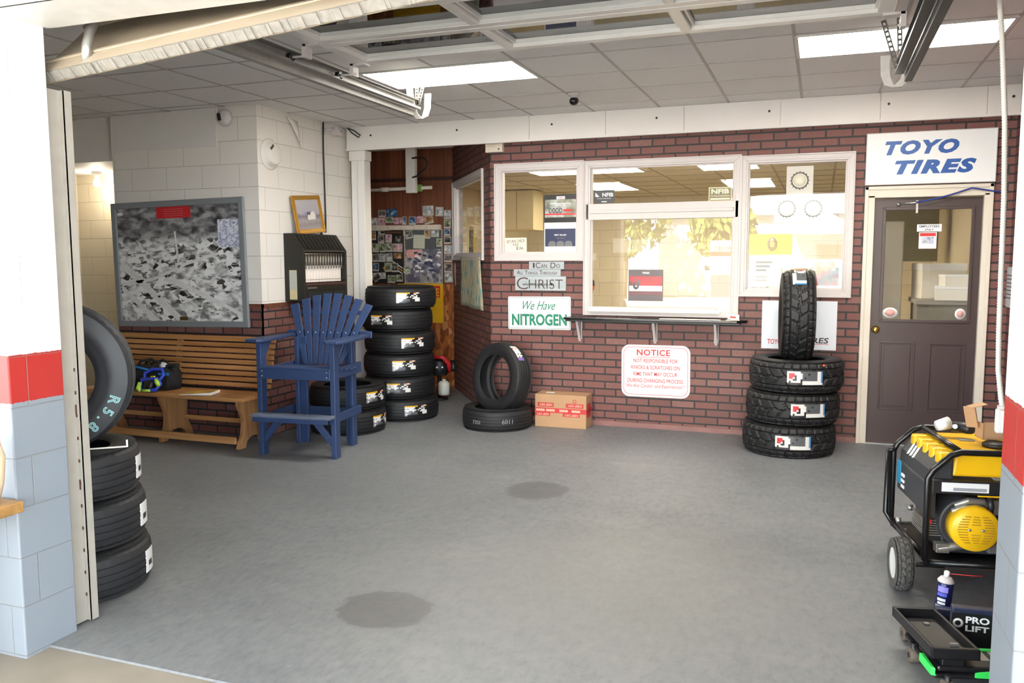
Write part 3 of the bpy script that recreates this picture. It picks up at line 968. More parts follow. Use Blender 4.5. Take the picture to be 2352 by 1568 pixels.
t, a, h = bill('photo_print', 'colour photograph of red tractors in front of trees in the right window corner', 'photograph', -0.107, 0.150, 1.345, 1.585, WHITE, y=YW + 0.047)
patch(t, picture_mat('tractor_photo', ['3f4a35', '5d6a4c', '8b2e28', '6d7a5c'], 14), -0.122, 0.122, -0.11, 0.05)
patch(t, picture_mat('tree_photo', ['47503f', '6b705f', 'a3a79b'], 12), -0.08, 0.09, 0.02, 0.10, z=0.0032)

# ------------------------------------------------------------------ door stickers and notices
DP = YW + 0.05
def dbill(*a_, **k_):
    return bill(*a_, y=DP - 0.0025, **k_)
t, a, h = dbill('notice_strip', 'white employees only notice on the glass of the brown door', 'notice', 0.739, 0.924, 1.812, 1.872, WHITE)
lettering('EMPLOYEES', 0.15, 0.019, INK, t, at=(0, 0.013, 0.0027), bold=0.02)
lettering('ONLY', 0.07, 0.017, INK, t, at=(0, -0.014, 0.0027), bold=0.02)
t, a, h = dbill('flyer', 'small red headed flyer under the notice on the door glass', 'flyer', 0.757, 0.890, 1.671, 1.806, WHITE)
patch(t, RED, -0.06, 0.06, 0.035, 0.062, 'red_heading')
patch(t, picture_mat('flyer_photo', ['8d98b0', 'c8cddc', '7c6f78'], 20), -0.045, 0.045, -0.03, 0.03)
for x0, x1, lb, rx in ((0.501, 0.620, 'oval white and red sticker at the lower left of the door glass', 0.06),
                       (1.052, 1.132, 'round red and white sticker at the lower right of the door glass', 0.04)):
    t = thing('sticker', lb, 'sticker', ((x0 + x1) / 2, DP - 0.0025, 1.13), WB)
    S = Matrix.Scale(rx / 0.045, 4, (1, 0, 0))
    MB().lathe([(0, 0), (0.045, 0), (0.045, 0.002), (0, 0.002)], 24, M=S).obj('disc', WHITE, t)
    MB().lathe([(0, 0.002), (0.03, 0.002), (0.03, 0.0026), (0, 0.0026)], 20, M=S).obj('red_centre', mat('sticker_pale_red', 'dca49c', 0.4), t)
# blue rope from the door hook to the frame
rp_ = []
for k in range(17):
    s_ = k / 16
    x = 0.72 + (1.36 - 0.72) * s_
    z = (2.05 + (2.155 - 2.05) * min(1, s_ / 0.62)) if s_ < 0.62 else 2.155 - 0.045 * (s_ - 0.62) / 0.38
    rp_.append((x, YW - 0.028 - 0.02 * math.sin(pi * s_), z - 0.012 * math.sin(pi * min(1, s_ / 0.62))))
t = tag(MB().tube(rp_, 0.0065, 8).obj('rope', mat('blue_rope', '22398c', 0.6, var=0.3, scale=80)), 'thin blue rope strung across the top of the brown door', 'rope')

# white ribbed conduit with its socket, right of the door
t = thing('electrical_conduit', 'white ribbed conduit hanging from the ceiling right of the brown door', 'conduit', (0.72, 4.05, 0.0))
pth = [(-0.075, 0, CZ), (-0.07, 0, 2.72), (-0.045, 0, 2.48), (-0.02, 0, 2.15), (-0.008, 0, 1.85), (-0.004, 0, 1.55), (0.0, 0, 1.3), (0.006, 0, 1.12), (0.022, 0, 1.0), (0.03, 0, 0.95)]
pp = []
for a_, b_ in zip(pth[:-1], pth[1:]):
    n_ = max(2, int((Vector(b_) - Vector(a_)).length / 0.006))
    pp += [tuple(Vector(a_).lerp(Vector(b_), k / n_)) for k in range(n_)]
pp.append(pth[-1])
MB().tube(pp, [0.0125 if k % 2 else 0.0098 for k in range(len(pp))], 10).obj('ribbed_hose', mat('white_conduit', 'dbd8d0', 0.5), t)
MB().box(0.005, 0.055, -0.02, 0.02, 0.845, 0.95).obj('socket', mat('white_socket', 'e4e2de', 0.4), t, bevel=0.008)
MB().lathe([(0.017, 0.0), (0.021, 0.0), (0.021, 0.02), (0.017, 0.02)], 16, M=Matrix.Translation((0.03, 0, 0.945))).obj('collar', TRIMW, t)
# notice on the right-hand wall
t = thing('wall_notice', 'pale printed notice framed on the dark wall right of the conduit', 'notice', (1.42, 7.55, 1.36), (pi / 2, 0, -pi / 2))
MB().box(-0.27, 0.27, -0.16, 0.16, 0, 0.012).obj('panel', mat('notice_grey', 'b9bcc0', 0.5), t)
for k in range(7):
    patch(t, INK, -0.2, 0.2, 0.09 - 0.03 * k, 0.098 - 0.03 * k, 'text_line', 0.012)

# =================================================================== GARAGE DOOR, RAISED
TAN = mat('weathered_tan_paint', '8a7d6b', 0.55, var=0.18, scale=5)
CREAMR = mat('cream_rail_paint', 'a99b86', 0.5, var=0.10, scale=8)
gd = thing('garage_door', 'raised sectional garage door with glass panes, lying under the ceiling', 'garage door', (-1.17, 2.66, 2.465))
zs = 0.31                       # lower face of the lying sections, above the root
x0, x1 = -1.50, 1.46
ends = [1.92, 1.42, 0.92]      # inner edges of the lying sections, from the root
for k, ye in enumerate(ends):
    ya = ye - 0.49
    sec = MB()
    zl, zh = zs, zs + 0.05
    w4 = [x0, x0 + 0.985, x0 + 1.97, x1]
    sec.box(x0, x1, ye - 0.06, ye, zl, zh)
    sec.box(x0, x1, ya, ya + 0.06, zl, zh)
    sec.box(x0, x0 + 0.075, ya + 0.06, ye - 0.06, zl, zh)
    sec.box(x1 - 0.075, x1, ya + 0.06, ye - 0.06, zl, zh)
    for xm in w4[1:3]:
        sec.box(xm - 0.026, xm + 0.026, ya + 0.06, ye - 0.06, zl, zh)
    so = sec.obj('door_section', ALU, gd, bevel=0.003)
    for i in range(3):
        a = w4[i] + (0.075 if i == 0 else 0.032)
        b_ = w4[i + 1] - (0.075 if i == 2 else 0.032)
        MB().box(a, b_, ya + 0.06, ye - 0.06, zl + 0.040, zl + 0.044).obj('pane', GLASSD, so)
        fb = frame_ring(MB(), b_ - a, 0.37, 0.013, 0.016, 0.036)
        MB().add(fb.v, fb.f, M=Matrix.Translation(((a + b_) / 2, (ya + ye) / 2, zl + 0.004))).obj('glazing_bead', ALU, so)
    for s_, xr in ((-1, x0), (1, x1)):
        h = MB()
        h.box(xr - 0.05, xr + 0.05, ye - 0.045, ye + 0.02, zl - 0.012, zl)
        h.box(xr + s_ * 0.03, xr + s_ * 0.055, ye - 0.045, ye + 0.02, zl - 0.07, zl)
        h.cyl((xr + s_ * 0.02, ye - 0.012, zl - 0.055), (xr + s_ * 0.16, ye - 0.012, zl - 0.055), 0.007, 8)
        h.obj('roller_bracket', TRIMW, gd)
        MB().cyl((xr + s_ * 0.135, ye - 0.012, zl - 0.055), (xr + s_ * 0.165, ye - 0.012, zl - 0.055), 0.023, 16).obj('roller', BLACK, gd)
# bottom section, still tilted in the bend of the track
tl = Matrix.Rotation(R(-4.8), 4, 'Y') @ Matrix.Translation((0, -0.02, 0.045)) @ Matrix.Rotation(R(-48), 4, 'X')
# local: x across, z up the section, -y the outer face
bs = MB()
bs.box(-1.92, 1.70, 0.0, 0.04, 0.0, 0.52, M=tl)
bo = bs.obj('bottom_section', TAN, gd, bevel=0.003)
rl = MB()
rl.box(-1.925, 1.705, -0.012, 0.0, 0.0, 0.105, M=tl)
rl.box(-1.925, 1.705, -0.020, -0.012, 0.085, 0.105, M=tl)
rl.box(-1.925, 1.705, -0.018, -0.0, 0.40, 0.50, M=tl)
rl.obj('bottom_rail', CREAMR, bo, bevel=0.003)
se = MB()
for k in range(230):
    xa = -1.925 + k * 3.63 / 230
    d = 0.004 + 0.010 * random.random()
    se.box(xa, xa + 3.63 / 230, -0.012, 0.03, -d, 0.004, M=tl)
se.obj('rubber_seal', mat('worn_seal', '807b73', 0.8, var=0.35, scale=40), bo)
# strut and bracket behind the left end
sb = MB()
sb.tube([(-1.69, 0.06, 0.10), (-1.50, 0.10, 0.27)], 0.016, 8)
sb.box(-1.80, -1.745, -0.04, 0.02, 0.10, 0.18)
sb.obj('corner_bracket', mat('cream_bracket', 'ddd2c0', 0.5), gd)

# tracks
def track(label, x, yend, z, side, ystart=3.0):
    t = thing('door_track', label, 'door track', (x, ystart, 0), group='garage door tracks')
    tr = MB()
    le = yend - ystart
    tr.box(-0.006 if side > 0 else 0.004, -0.004 if side > 0 else 0.006, 0, le, z - 0.04, z + 0.04)
    s_ = 1 if side > 0 else -1
    tr.box(0, s_ * 0.045, 0, le, z - 0.032, z - 0.029)
    tr.box(0, s_ * 0.045, 0, le, z + 0.029, z + 0.032)
    tr.box(s_ * 0.042, s_ * 0.045, 0, le, z - 0.03, z - 0.018)
    tr.box(-s_ * 0.012, -s_ * 0.006, 0, le, z - 0.075, z + 0.02)
    tr.box(-s_ * 0.045, -s_ * 0.012, 0, le, z - 0.075, z - 0.070)
    tr.obj('rail', mat('worn_track_steel', '8a8782', 0.5, metal=0.3, var=0.2, scale=20) if side > 0 else mat('dark_track_steel', '4b4a48', 0.45, metal=0.4, var=0.2, scale=20), t)
    # bend down to the upright track
    bn = MB()
    pts = []
    for k in range(9):
        a = R(90 * k / 8)
        pts.append((0.02 * s_, -0.33 * math.sin(a) if False else -0.33 * (math.sin(a)), z - 0.33 + 0.33 * math.cos(a)))
    bn.tube(pts, 0.022, 6)
    bn.obj('track_bend', STEEL, t)
    # hanger: bent flat strap and perforated angle up to the ceiling
    hg = MB()
    le2 = le - 0.02
    path_ = [(-0.045, 0.18), (-0.03, 0.02), (-0.005, -0.06), (0.035, -0.10), (0.075, -0.085), (0.095, -0.03), (0.10, 0.08)]
    for (xa, za), (xb, zb) in zip(path_[:-1], path_[1:]):
        hg.prism([(s_ * (xa - 0.028), z + za), (s_ * (xa + 0.022), z + za), (s_ * (xb + 0.022), z + zb), (s_ * (xb - 0.028), z + zb)], le2 + 0.02 + 0.12 * xa, le2 + 0.026 + 0.12 * xa, 'y')
        hg.prism([(s_ * (xa - 0.030), z + za), (s_ * (xa - 0.026), z + za), (s_ * (xb - 0.026), z + zb), (s_ * (xb - 0.030), z + zb)], le2 + 0.02 + 0.12 * xa, le2 + 0.06 + 0.12 * xa, 'y')
    hg.obj('end_strap', mat('scuffed_zinc', 'c3c1bd', 0.45, metal=0.4, var=0.15, scale=30), t)
    for dx in (0.0, 0.05):
        ps = MB()
        n_ = 9
        ln = CZ - z - 0.0
        for k in range(n_ * 2 + 1):
            f0 = k / (n_ * 2 + 1)
            wd = 0.014
            M_ = Matrix.Translation((s_ * (0.02 + dx * 0.3), le2 + 0.0, z)) @ Matrix.Rotation(s_ * (0.05 + dx * 5.0), 4, 'Y')
            if k % 2 == 0:
                ps.box(-wd, wd, -0.002, 0.002, f0 * ln, f0 * ln + ln / (n_ * 2 + 1), M=M_)
            else:
                ps.box(-wd, -wd * 0.4, -0.002, 0.002, f0 * ln, f0 * ln + ln / (n_ * 2 + 1), M=M_)
                ps.box(wd * 0.4, wd, -0.002, 0.002, f0 * ln, f0 * ln + ln / (n_ * 2 + 1), M=M_)
        ps.obj('perforated_strap', mat('dark_zinc', '77756f', 0.5, metal=0.5, var=0.2), t)
    return t
track('steel garage door track ending over the blue chair side, left rail', -2.85, 5.66, 2.725, 1)
track('dark garage door track in front of the ceiling panel near the brown door', 0.40, 5.30, 2.66, -1)
# upright track and slotted angle on the left pier
t = thing('upright_track', 'upright slotted steel door track on the inner edge of the left pier', 'door track', (-2.97, 2.60, 0))
ut = MB()
ut.box(-0.040, -0.036, 0.0, 0.11, 0.01, 2.30)
ut.box(-0.08, -0.012, 0.085, 0.089, 0.01, 2.30)
ut.box(-0.016, -0.012, 0.085, 0.125, 0.01, 2.30)
sl2 = ut
for k in range(11):
    sl2.box(-0.036, -0.028, 0.083, 0.085, 0.12 + 0.10 * k, 0.135 + 0.10 * k, 1)
for zc in (0.93, 0.60):
    sl2.box(-0.045, -0.030, 0.081, 0.0852, zc, zc + 0.045, 1)
ut.obj('track_channel', [mat('pale_track_paint', 'a39d93', 0.45, metal=0.2, var=0.12, scale=14), mat('rust_brown', '4a3020', 0.8)], t)

# =================================================================== CAMERAS AND SMALL FIXINGS
t = thing('security_camera', 'small black dome camera hanging from the ceiling before the beam', 'security camera', (-1.94, 6.72, CZ))
MB().lathe([(0, 0), (0.05, 0), (0.052, -0.012), (0.03, -0.022), (0.02, -0.04), (0, -0.04)], 20).obj('mount', TRIMW, t)
MB().lathe([(0.0, -0.098), (0.022, -0.094), (0.036, -0.080), (0.040, -0.062), (0.034, -0.044), (0.018, -0.036), (0, -0.034)], 22).obj('camera_body', mat('gloss_black', '0e0e10', 0.12, var=0.05), t)
t = thing('security_camera', 'white corner camera with black lens on the white block wall', 'security camera', (-4.98, 6.18, 2.84), WB)
MB().lathe([(0, 0), (0.075, 0), (0.075, 0.015), (0.06, 0.05), (0.04, 0.06), (0, 0.06)], 24).obj('camera_body', TRIMW, t)
MB().box(-0.03, 0.0, -0.03, 0.035, 0.055, 0.075, M=Matrix.Rotation(0.2, 4, 'Z')).obj('lens', BLACK, t, bevel=0.006)
t = thing('security_camera', 'white bracket camera with black cable over the wall heater', 'security camera', (-4.66, 7.22, 2.86), WL)
bc = MB()
bc.tube([(0, 0, 0), (0.02, 0.01, 0.06), (0.09, 0.012, 0.09)], 0.012, 8)
bc.box(-0.03, 0.03, -0.04, 0.03, 0, 0.01)
bc.obj('bracket_arm', TRIMW, t)
MB().box(0.08, 0.17, -0.045, 0.04, 0.05, 0.13).obj('camera_body', TRIMW, t, bevel=0.008)
MB().lathe([(0, 0), (0.008, 0), (0, 0.004)], 10, M=Matrix.Translation((0.135, 0.0, 0.131))).obj('lens', BLACK, t)
t = tag(MB().tube([(-4.64, 7.21, CZ - 0.005), (-4.645, 7.21, 2.82), (-4.65, 7.215, 2.6), (-4.65, 7.222, 2.3), (-4.65, 7.226, 2.0), (-4.65, 7.22, 1.86)], 0.0085, 8).obj('cable', BLACK),
        'black cable running down the white block wall behind the gold frame', 'cable')
t = thing('vent_cover', 'round painted-over vent plug high on the white block wall', 'vent', (-4.66, 6.365, 2.53), WL)
MB().lathe([(0.0, 0.062), (0.080, 0.066), (0.094, 0.058), (0.098, 0.02), (0.115, 0.010), (0.14, 0.0)], 30).obj('cap', BLOCK, t)
MB().box(-0.03, 0.03, 0.062, 0.085, 0.056, 0.0665, M=Matrix.Rotation(0.75, 4, 'Z')).obj('painted_shadow', mat('painted_shadow_brown', '57504a', 0.8), t)  # dark patch painted as the shadow at the cap's upper left
t = tag(MB().tube([(-4.60, 7.59, CZ - 0.01), (-4.52, 7.585, 2.90), (-4.45, 7.59, 2.85), (-4.47, 7.592, 2.83), (-4.55, 7.59, 2.88), (-4.60, 7.592, 2.93)], 0.006, 8).obj('cable', BLACK),
        'short black cable loop at the left end of the white beam', 'cable')
fl_ = MB()
fl_.add([(0, 0, 0), (0.17, -0.02, 0), (0.20, -0.27, 0.012), (0.12, -0.17, 0.03), (0.05, -0.06, 0.012)], [(0, 1, 4), (1, 3, 4), (1, 2, 3)], smooth=True)
o = fl_.obj('peeling_paint', BLOCK, None, loc=(-4.652, 6.62, 2.90), rot=WL)
so_ = o.modifiers.new('thick', 'SOLIDIFY'); so_.thickness = 0.003
tag(o, 'curled flap of peeling white paint near the ceiling on the heater wall', 'paint flake')

# =================================================================== WALL HEATER AND FRAMES
t = thing('wall_heater', 'black wall-mounted gas heater with glowing-white plaques on the white block wall', 'heater', (-4.66, 6.90, 1.205), WL)
HB = mat('heater_black', '26241f', 0.42, metal=0.3, var=0.12)
prof = [(0.0, 0.0), (0.63, 0.0), (0.63, 0.10), (0.47, 0.215), (0.0, 0.215)]
bd = MB()
bd.prism(prof, -0.37, -0.345, 'x')
bd.prism(prof, 0.345, 0.37, 'x')
bd.prism([(0.455, 0.02), (0.63, 0.02), (0.63, 0.10), (0.47, 0.213), (0.455, 0.213)], -0.345, 0.345, 'x')
bd.prism([(0.0, 0.0), (0.165, 0.0), (0.165, 0.213), (0.0, 0.213)], -0.345, 0.345, 'x')
bd.prism([(0.165, 0.0), (0.455, 0.0), (0.455, 0.03), (0.165, 0.03)], -0.345, 0.345, 'x')
bd.obj('heater_body', HB, t, bevel=0.004)
lv = MB()
for k in range(11):
    xx = -0.33 + 0.062 * k
    lv.prism([(0.615, 0.112), (0.49, 0.202), (0.49, 0.207), (0.615, 0.117)], xx, xx + 0.025, 'x')
lv.obj('louvre', HB, t)
pq = MB()
for k in range(14):
    xx = -0.34 + 0.0485 * k
    pq.box(xx, xx + 0.043, 0.175, 0.33, 0.14, 0.165)
pq.obj('ceramic_plaque', mat('ceramic_plaque', 'f0e6de', 0.7, var=0.04), t)
MB().box(-0.343, 0.343, 0.33, 0.45, 0.13, 0.14).obj('reflector', mat('polished_tin', '8d8175', 0.25, metal=0.8, var=0.2, scale=30), t)
wg = MB()
for k in range(15):
    xx = -0.33 + 0.047 * k
    wg.cyl((xx, 0.30, 0.18), (xx, 0.445, 0.18), 0.005, 6)
for yy in (0.32, 0.44, 0.20):
    wg.cyl((-0.343, yy, 0.20), (0.343, yy, 0.20), 0.0028, 6)
wg.obj('wire_guard', STEEL, t)
MB().box(-0.343, 0.343, 0.148, 0.168, 0.205, 0.217).obj('front_lip', mat('heat_brown', '4a2c24', 0.5), t)
MB().box(-0.32, -0.17, 0.118, 0.132, 0.214, 0.216).obj('name_badge', mat('badge_silver', '8c8780', 0.3, metal=0.6), t)
vp = MB()
for a in (-0.31, -0.09, 0.13):
    vp.box(a, a + 0.19, 0.015, 0.085, 0.213, 0.218)
vp.obj('lower_grille', mat('grille_black', '1b1c1d', 0.6), t, bevel=0.003)
MB().cyl((0.17, 0.63, 0.06), (0.17, 0.65, 0.06), 0.012, 12).obj('control_knob', BLACK, t)
# instruction card on its left flank
MB().box(-0.3715, -0.3700, 0.02, 0.29, 0.055, 0.135).obj('instruction_card', mat('card_buff', 'c3b48c', 0.7, var=0.08), t)
MB().box(-0.3722, -0.3712, 0.11, 0.285, 0.06, 0.13).obj('instruction_text', mat('card_print', 'a9aca6', 0.7, var=0.15, scale=90), t)

GOLD = mat('gold_frame', 'b98a35', 0.35, metal=0.55, var=0.12, scale=30)
t = thing('picture_frame', 'gold framed picture of a white building leaning on top of the wall heater', 'picture frame', (-4.59, 6.88, 1.837))
t.rotation_euler = (Matrix.Rotation(pi / 2, 4, 'Z') @ Matrix.Rotation(pi / 2 - 0.14, 4, 'X') @ Matrix.Rotation(R(4.5), 4, 'Z')).to_euler()
M0 = Matrix.Translation((0, 0.185, 0))
fr = frame_ring(MB(), 0.47, 0.36, 0.04, 0, 0.018)
fr2 = frame_ring(MB(), 0.45, 0.34, 0.016, 0.018, 0.026)
f3 = MB().add(fr.v, fr.f, M=M0).add(fr2.v, fr2.f, M=M0)
f3.obj('frame', GOLD, t, bevel=0.003)
pm, nt, b = base('landscape_print')
tc = coords(nt)
sp = nt.nodes.new('ShaderNodeSeparateXYZ'); L(nt, tc, sp.inputs[0])
no = N(nt, 'ShaderNodeTexNoise', Scale=22.0, Detail=4.0); L(nt, tc, no.inputs['Vector'])
c = ramp(nt, math_(nt, 'ADD', sp.outputs[1], math_(nt, 'MULTIPLY', math_(nt, 'SUBTRACT', no.outputs[0], 0.5), 0.06)),
         [(0.03, '857b80'), (0.09, '746a74'), (0.13, '8f8a8f'), (0.17, '6a6272'), (0.20, 'a3a0ab'), (0.33, 'b5b0b2')]).outputs[0]
L(nt, c, b.inputs['Base Color']); b.inputs['Roughness'].default_value = 0.25
MB().box(-0.198, 0.198, 0.043, 0.327, 0.004, 0.009).obj('picture', pm, t)
hs = MB()
hs.prism([(-0.02, 0.135), (0.11, 0.135), (0.12, 0.18), (0.09, 0.215), (0.03, 0.20), (-0.02, 0.17)], 0.009, 0.0095, 'z')
hs.obj('painted_house', mat('print_white', 'd5cfcb', 0.4), t)
MB().prism([(-0.03, 0.185), (0.03, 0.18), (0.04, 0.21), (-0.02, 0.21)], 0.009, 0.0098, 'z').obj('painted_roof', mat('print_dark', '54505f', 0.4), t)

# big aerial photograph
am, nt, b = base('aerial_print')
tc = coords(nt)
sp = nt.nodes.new('ShaderNodeSeparateXYZ'); L(nt, tc, sp.inputs[0])
mp = nt.nodes.new('ShaderNodeMapping'); mp.inputs['Scale'].default_value = (1, 1.9, 1); mp.inputs['Rotation'].default_value = (0, 0, 0.35)
L(nt, tc, mp.inputs['Vector'])
v1 = N(nt, 'ShaderNodeTexVoronoi', Scale=15.0); L(nt, mp.outputs[0], v1.inputs['Vector'])
n1 = N(nt, 'ShaderNodeTexNoise', Scale=9.0, Detail=6.0, Distortion=0.5); L(nt, mp.outputs[0], n1.inputs['Vector'])
s2 = nt.nodes.new('ShaderNodeSeparateColor'); L(nt, v1.outputs['Color'], s2.inputs[0])
f = math_(nt, 'ADD', math_(nt, 'MULTIPLY', s2.outputs[0], 0.55), math_(nt, 'MULTIPLY', n1.outputs[0], 0.55))
town = ramp(nt, f, [(0.30, '141312'), (0.40, '5a5957'), (0.48, 'a2a19e'), (0.58, 'f0f0ee')]).outputs[0]
v2 = N(nt, 'ShaderNodeTexVoronoi', Scale=3.2); v2.feature = 'DISTANCE_TO_EDGE'; L(nt, mp.outputs[0], v2.inputs['Vector'])
road = math_(nt, 'LESS_THAN', v2.outputs['Distance'], 0.012)
town = mixc(nt, math_(nt, 'MULTIPLY', road, 0.85), town, 'e6e6e4')
fields = ramp(nt, n1.outputs[0], [(0.35, '3c3b3a'), (0.5, '77767a'), (0.7, 'b7b6b4')]).outputs[0]
n9 = N(nt, 'ShaderNodeTexNoise', Scale=3.4, Detail=2.0); L(nt, mp.outputs[0], n9.inputs['Vector'])
plots = ramp(nt, n1.outputs[0], [(0.38, '77767a'), (0.48, 'bab9b7'), (0.58, 'ececea')]).outputs[0]
town = mixc(nt, ramp(nt, n9.outputs[0], [(0.46, (0, 0, 0)), (0.54, (0.9, 0.9, 0.9))]).outputs[0], town, plots)
c = mixc(nt, ramp(nt, math_(nt, 'ADD', sp.outputs[1], 0.5), [(0.68, (0, 0, 0)), (0.78, (1, 1, 1))]).outputs[0], town, fields)
L(nt, c, b.inputs['Base Color']); b.inputs['Roughness'].default_value = 0.3
GREYF = mat('grey_frame', '7d8185', 0.45, var=0.05)
t = thing('aerial_photograph', 'large grey framed black and white aerial photograph on the white block wall', 'framed photograph', (-5.55, 6.178, 1.555), WB)
t.rotation_euler = (Matrix.Rotation(pi / 2, 4, 'X') @ Matrix.Rotation(R(1.0), 4, 'Z')).to_euler()
frame_ring(MB(), 1.51, 1.16, 0.055, 0, 0.03).obj('frame', GREYF, t, bevel=0.006)
rd = MB().box(-0.70, 0.70, -0.525, 0.525, 0.004, 0.012)
for pa in ([(-0.69, 0.05), (-0.60, 0.0), (0.05, -0.52), (-0.05, -0.52), (-0.69, -0.02)],
           [(-0.69, -0.18), (-0.25, -0.52), (-0.33, -0.52), (-0.69, -0.24)],
           [(-0.69, -0.17), (-0.30, -0.12), (0.10, 0.02), (0.45, 0.10), (0.45, 0.075), (0.10, -0.01), (-0.30, -0.15), (-0.69, -0.20)],
           [(-0.20, -0.14), (0.50, -0.40), (0.70, -0.50), (0.70, -0.46), (0.45, -0.34), (-0.10, -0.11)],
           [(-0.035, 0.30), (-0.015, 0.30), (0.015, -0.02), (-0.01, -0.04)]):
    rd.prism(pa, 0.012, 0.0125, 'z', 1)
hb = rd
rr = random.Random(3)
for k in range(95):
    x, y = rr.uniform(-0.66, 0.66), rr.uniform(-0.45, 0.22)
    s_ = 0.009 + 0.022 * rr.random() * (0.6 - y)
    an = 0.4 + rr.uniform(-0.2, 0.2)
    hb.prism([(x + s_ * math.cos(an + q) * 1.2, y + s_ * 0.7 * math.sin(an + q)) for q in (0.6, 2.5, 3.7, 5.6)], 0.0125, 0.013, 'z', 2)
    hb.prism([(x - s_ * 0.5 + s_ * math.cos(an + q) * 0.8, y - s_ * 0.5 + s_ * 0.5 * math.sin(an + q)) for q in (0.6, 2.5, 3.7, 5.6)], 0.0121, 0.0124, 'z', 3)
hb.obj('print', [am, mat('print_pale', 'dedddb', 0.3, var=0.2, scale=30), mat('print_white2', 'e2e1de', 0.3), mat('print_shadow', '1a1918', 0.3)], t)
MB().box(-0.225, 0.165, 0.42, 0.525, 0.012, 0.014).obj('red_label', mat('red_label', 'c4262f', 0.3, var=0.08), t)
lt = MB()
for k in range(4):
    lt.box(-0.14, 0.08, 0.50 - 0.02 * k, 0.503 - 0.02 * k, 0.014, 0.0145)
lt.obj('label_text', mat('label_pink', 'd98388', 0.4), t)
MB().box(0.46, 0.695, 0.14, 0.39, 0.012, 0.014).obj('blue_map', picture_mat('blue_map', ['e6e8ee', '8d93b8', 'f0f1f4', '5c659c'], 30), t)
MB().box(-0.02, 0.07, -0.52, -0.485, 0.012, 0.014).obj('brass_plate', mat('aged_brass', '6e5b30', 0.4, metal=0.5), t)
MB().box(-0.69, -0.63, 0.465, 0.49, 0.012, 0.0135).obj('white_label', WHITE, t)

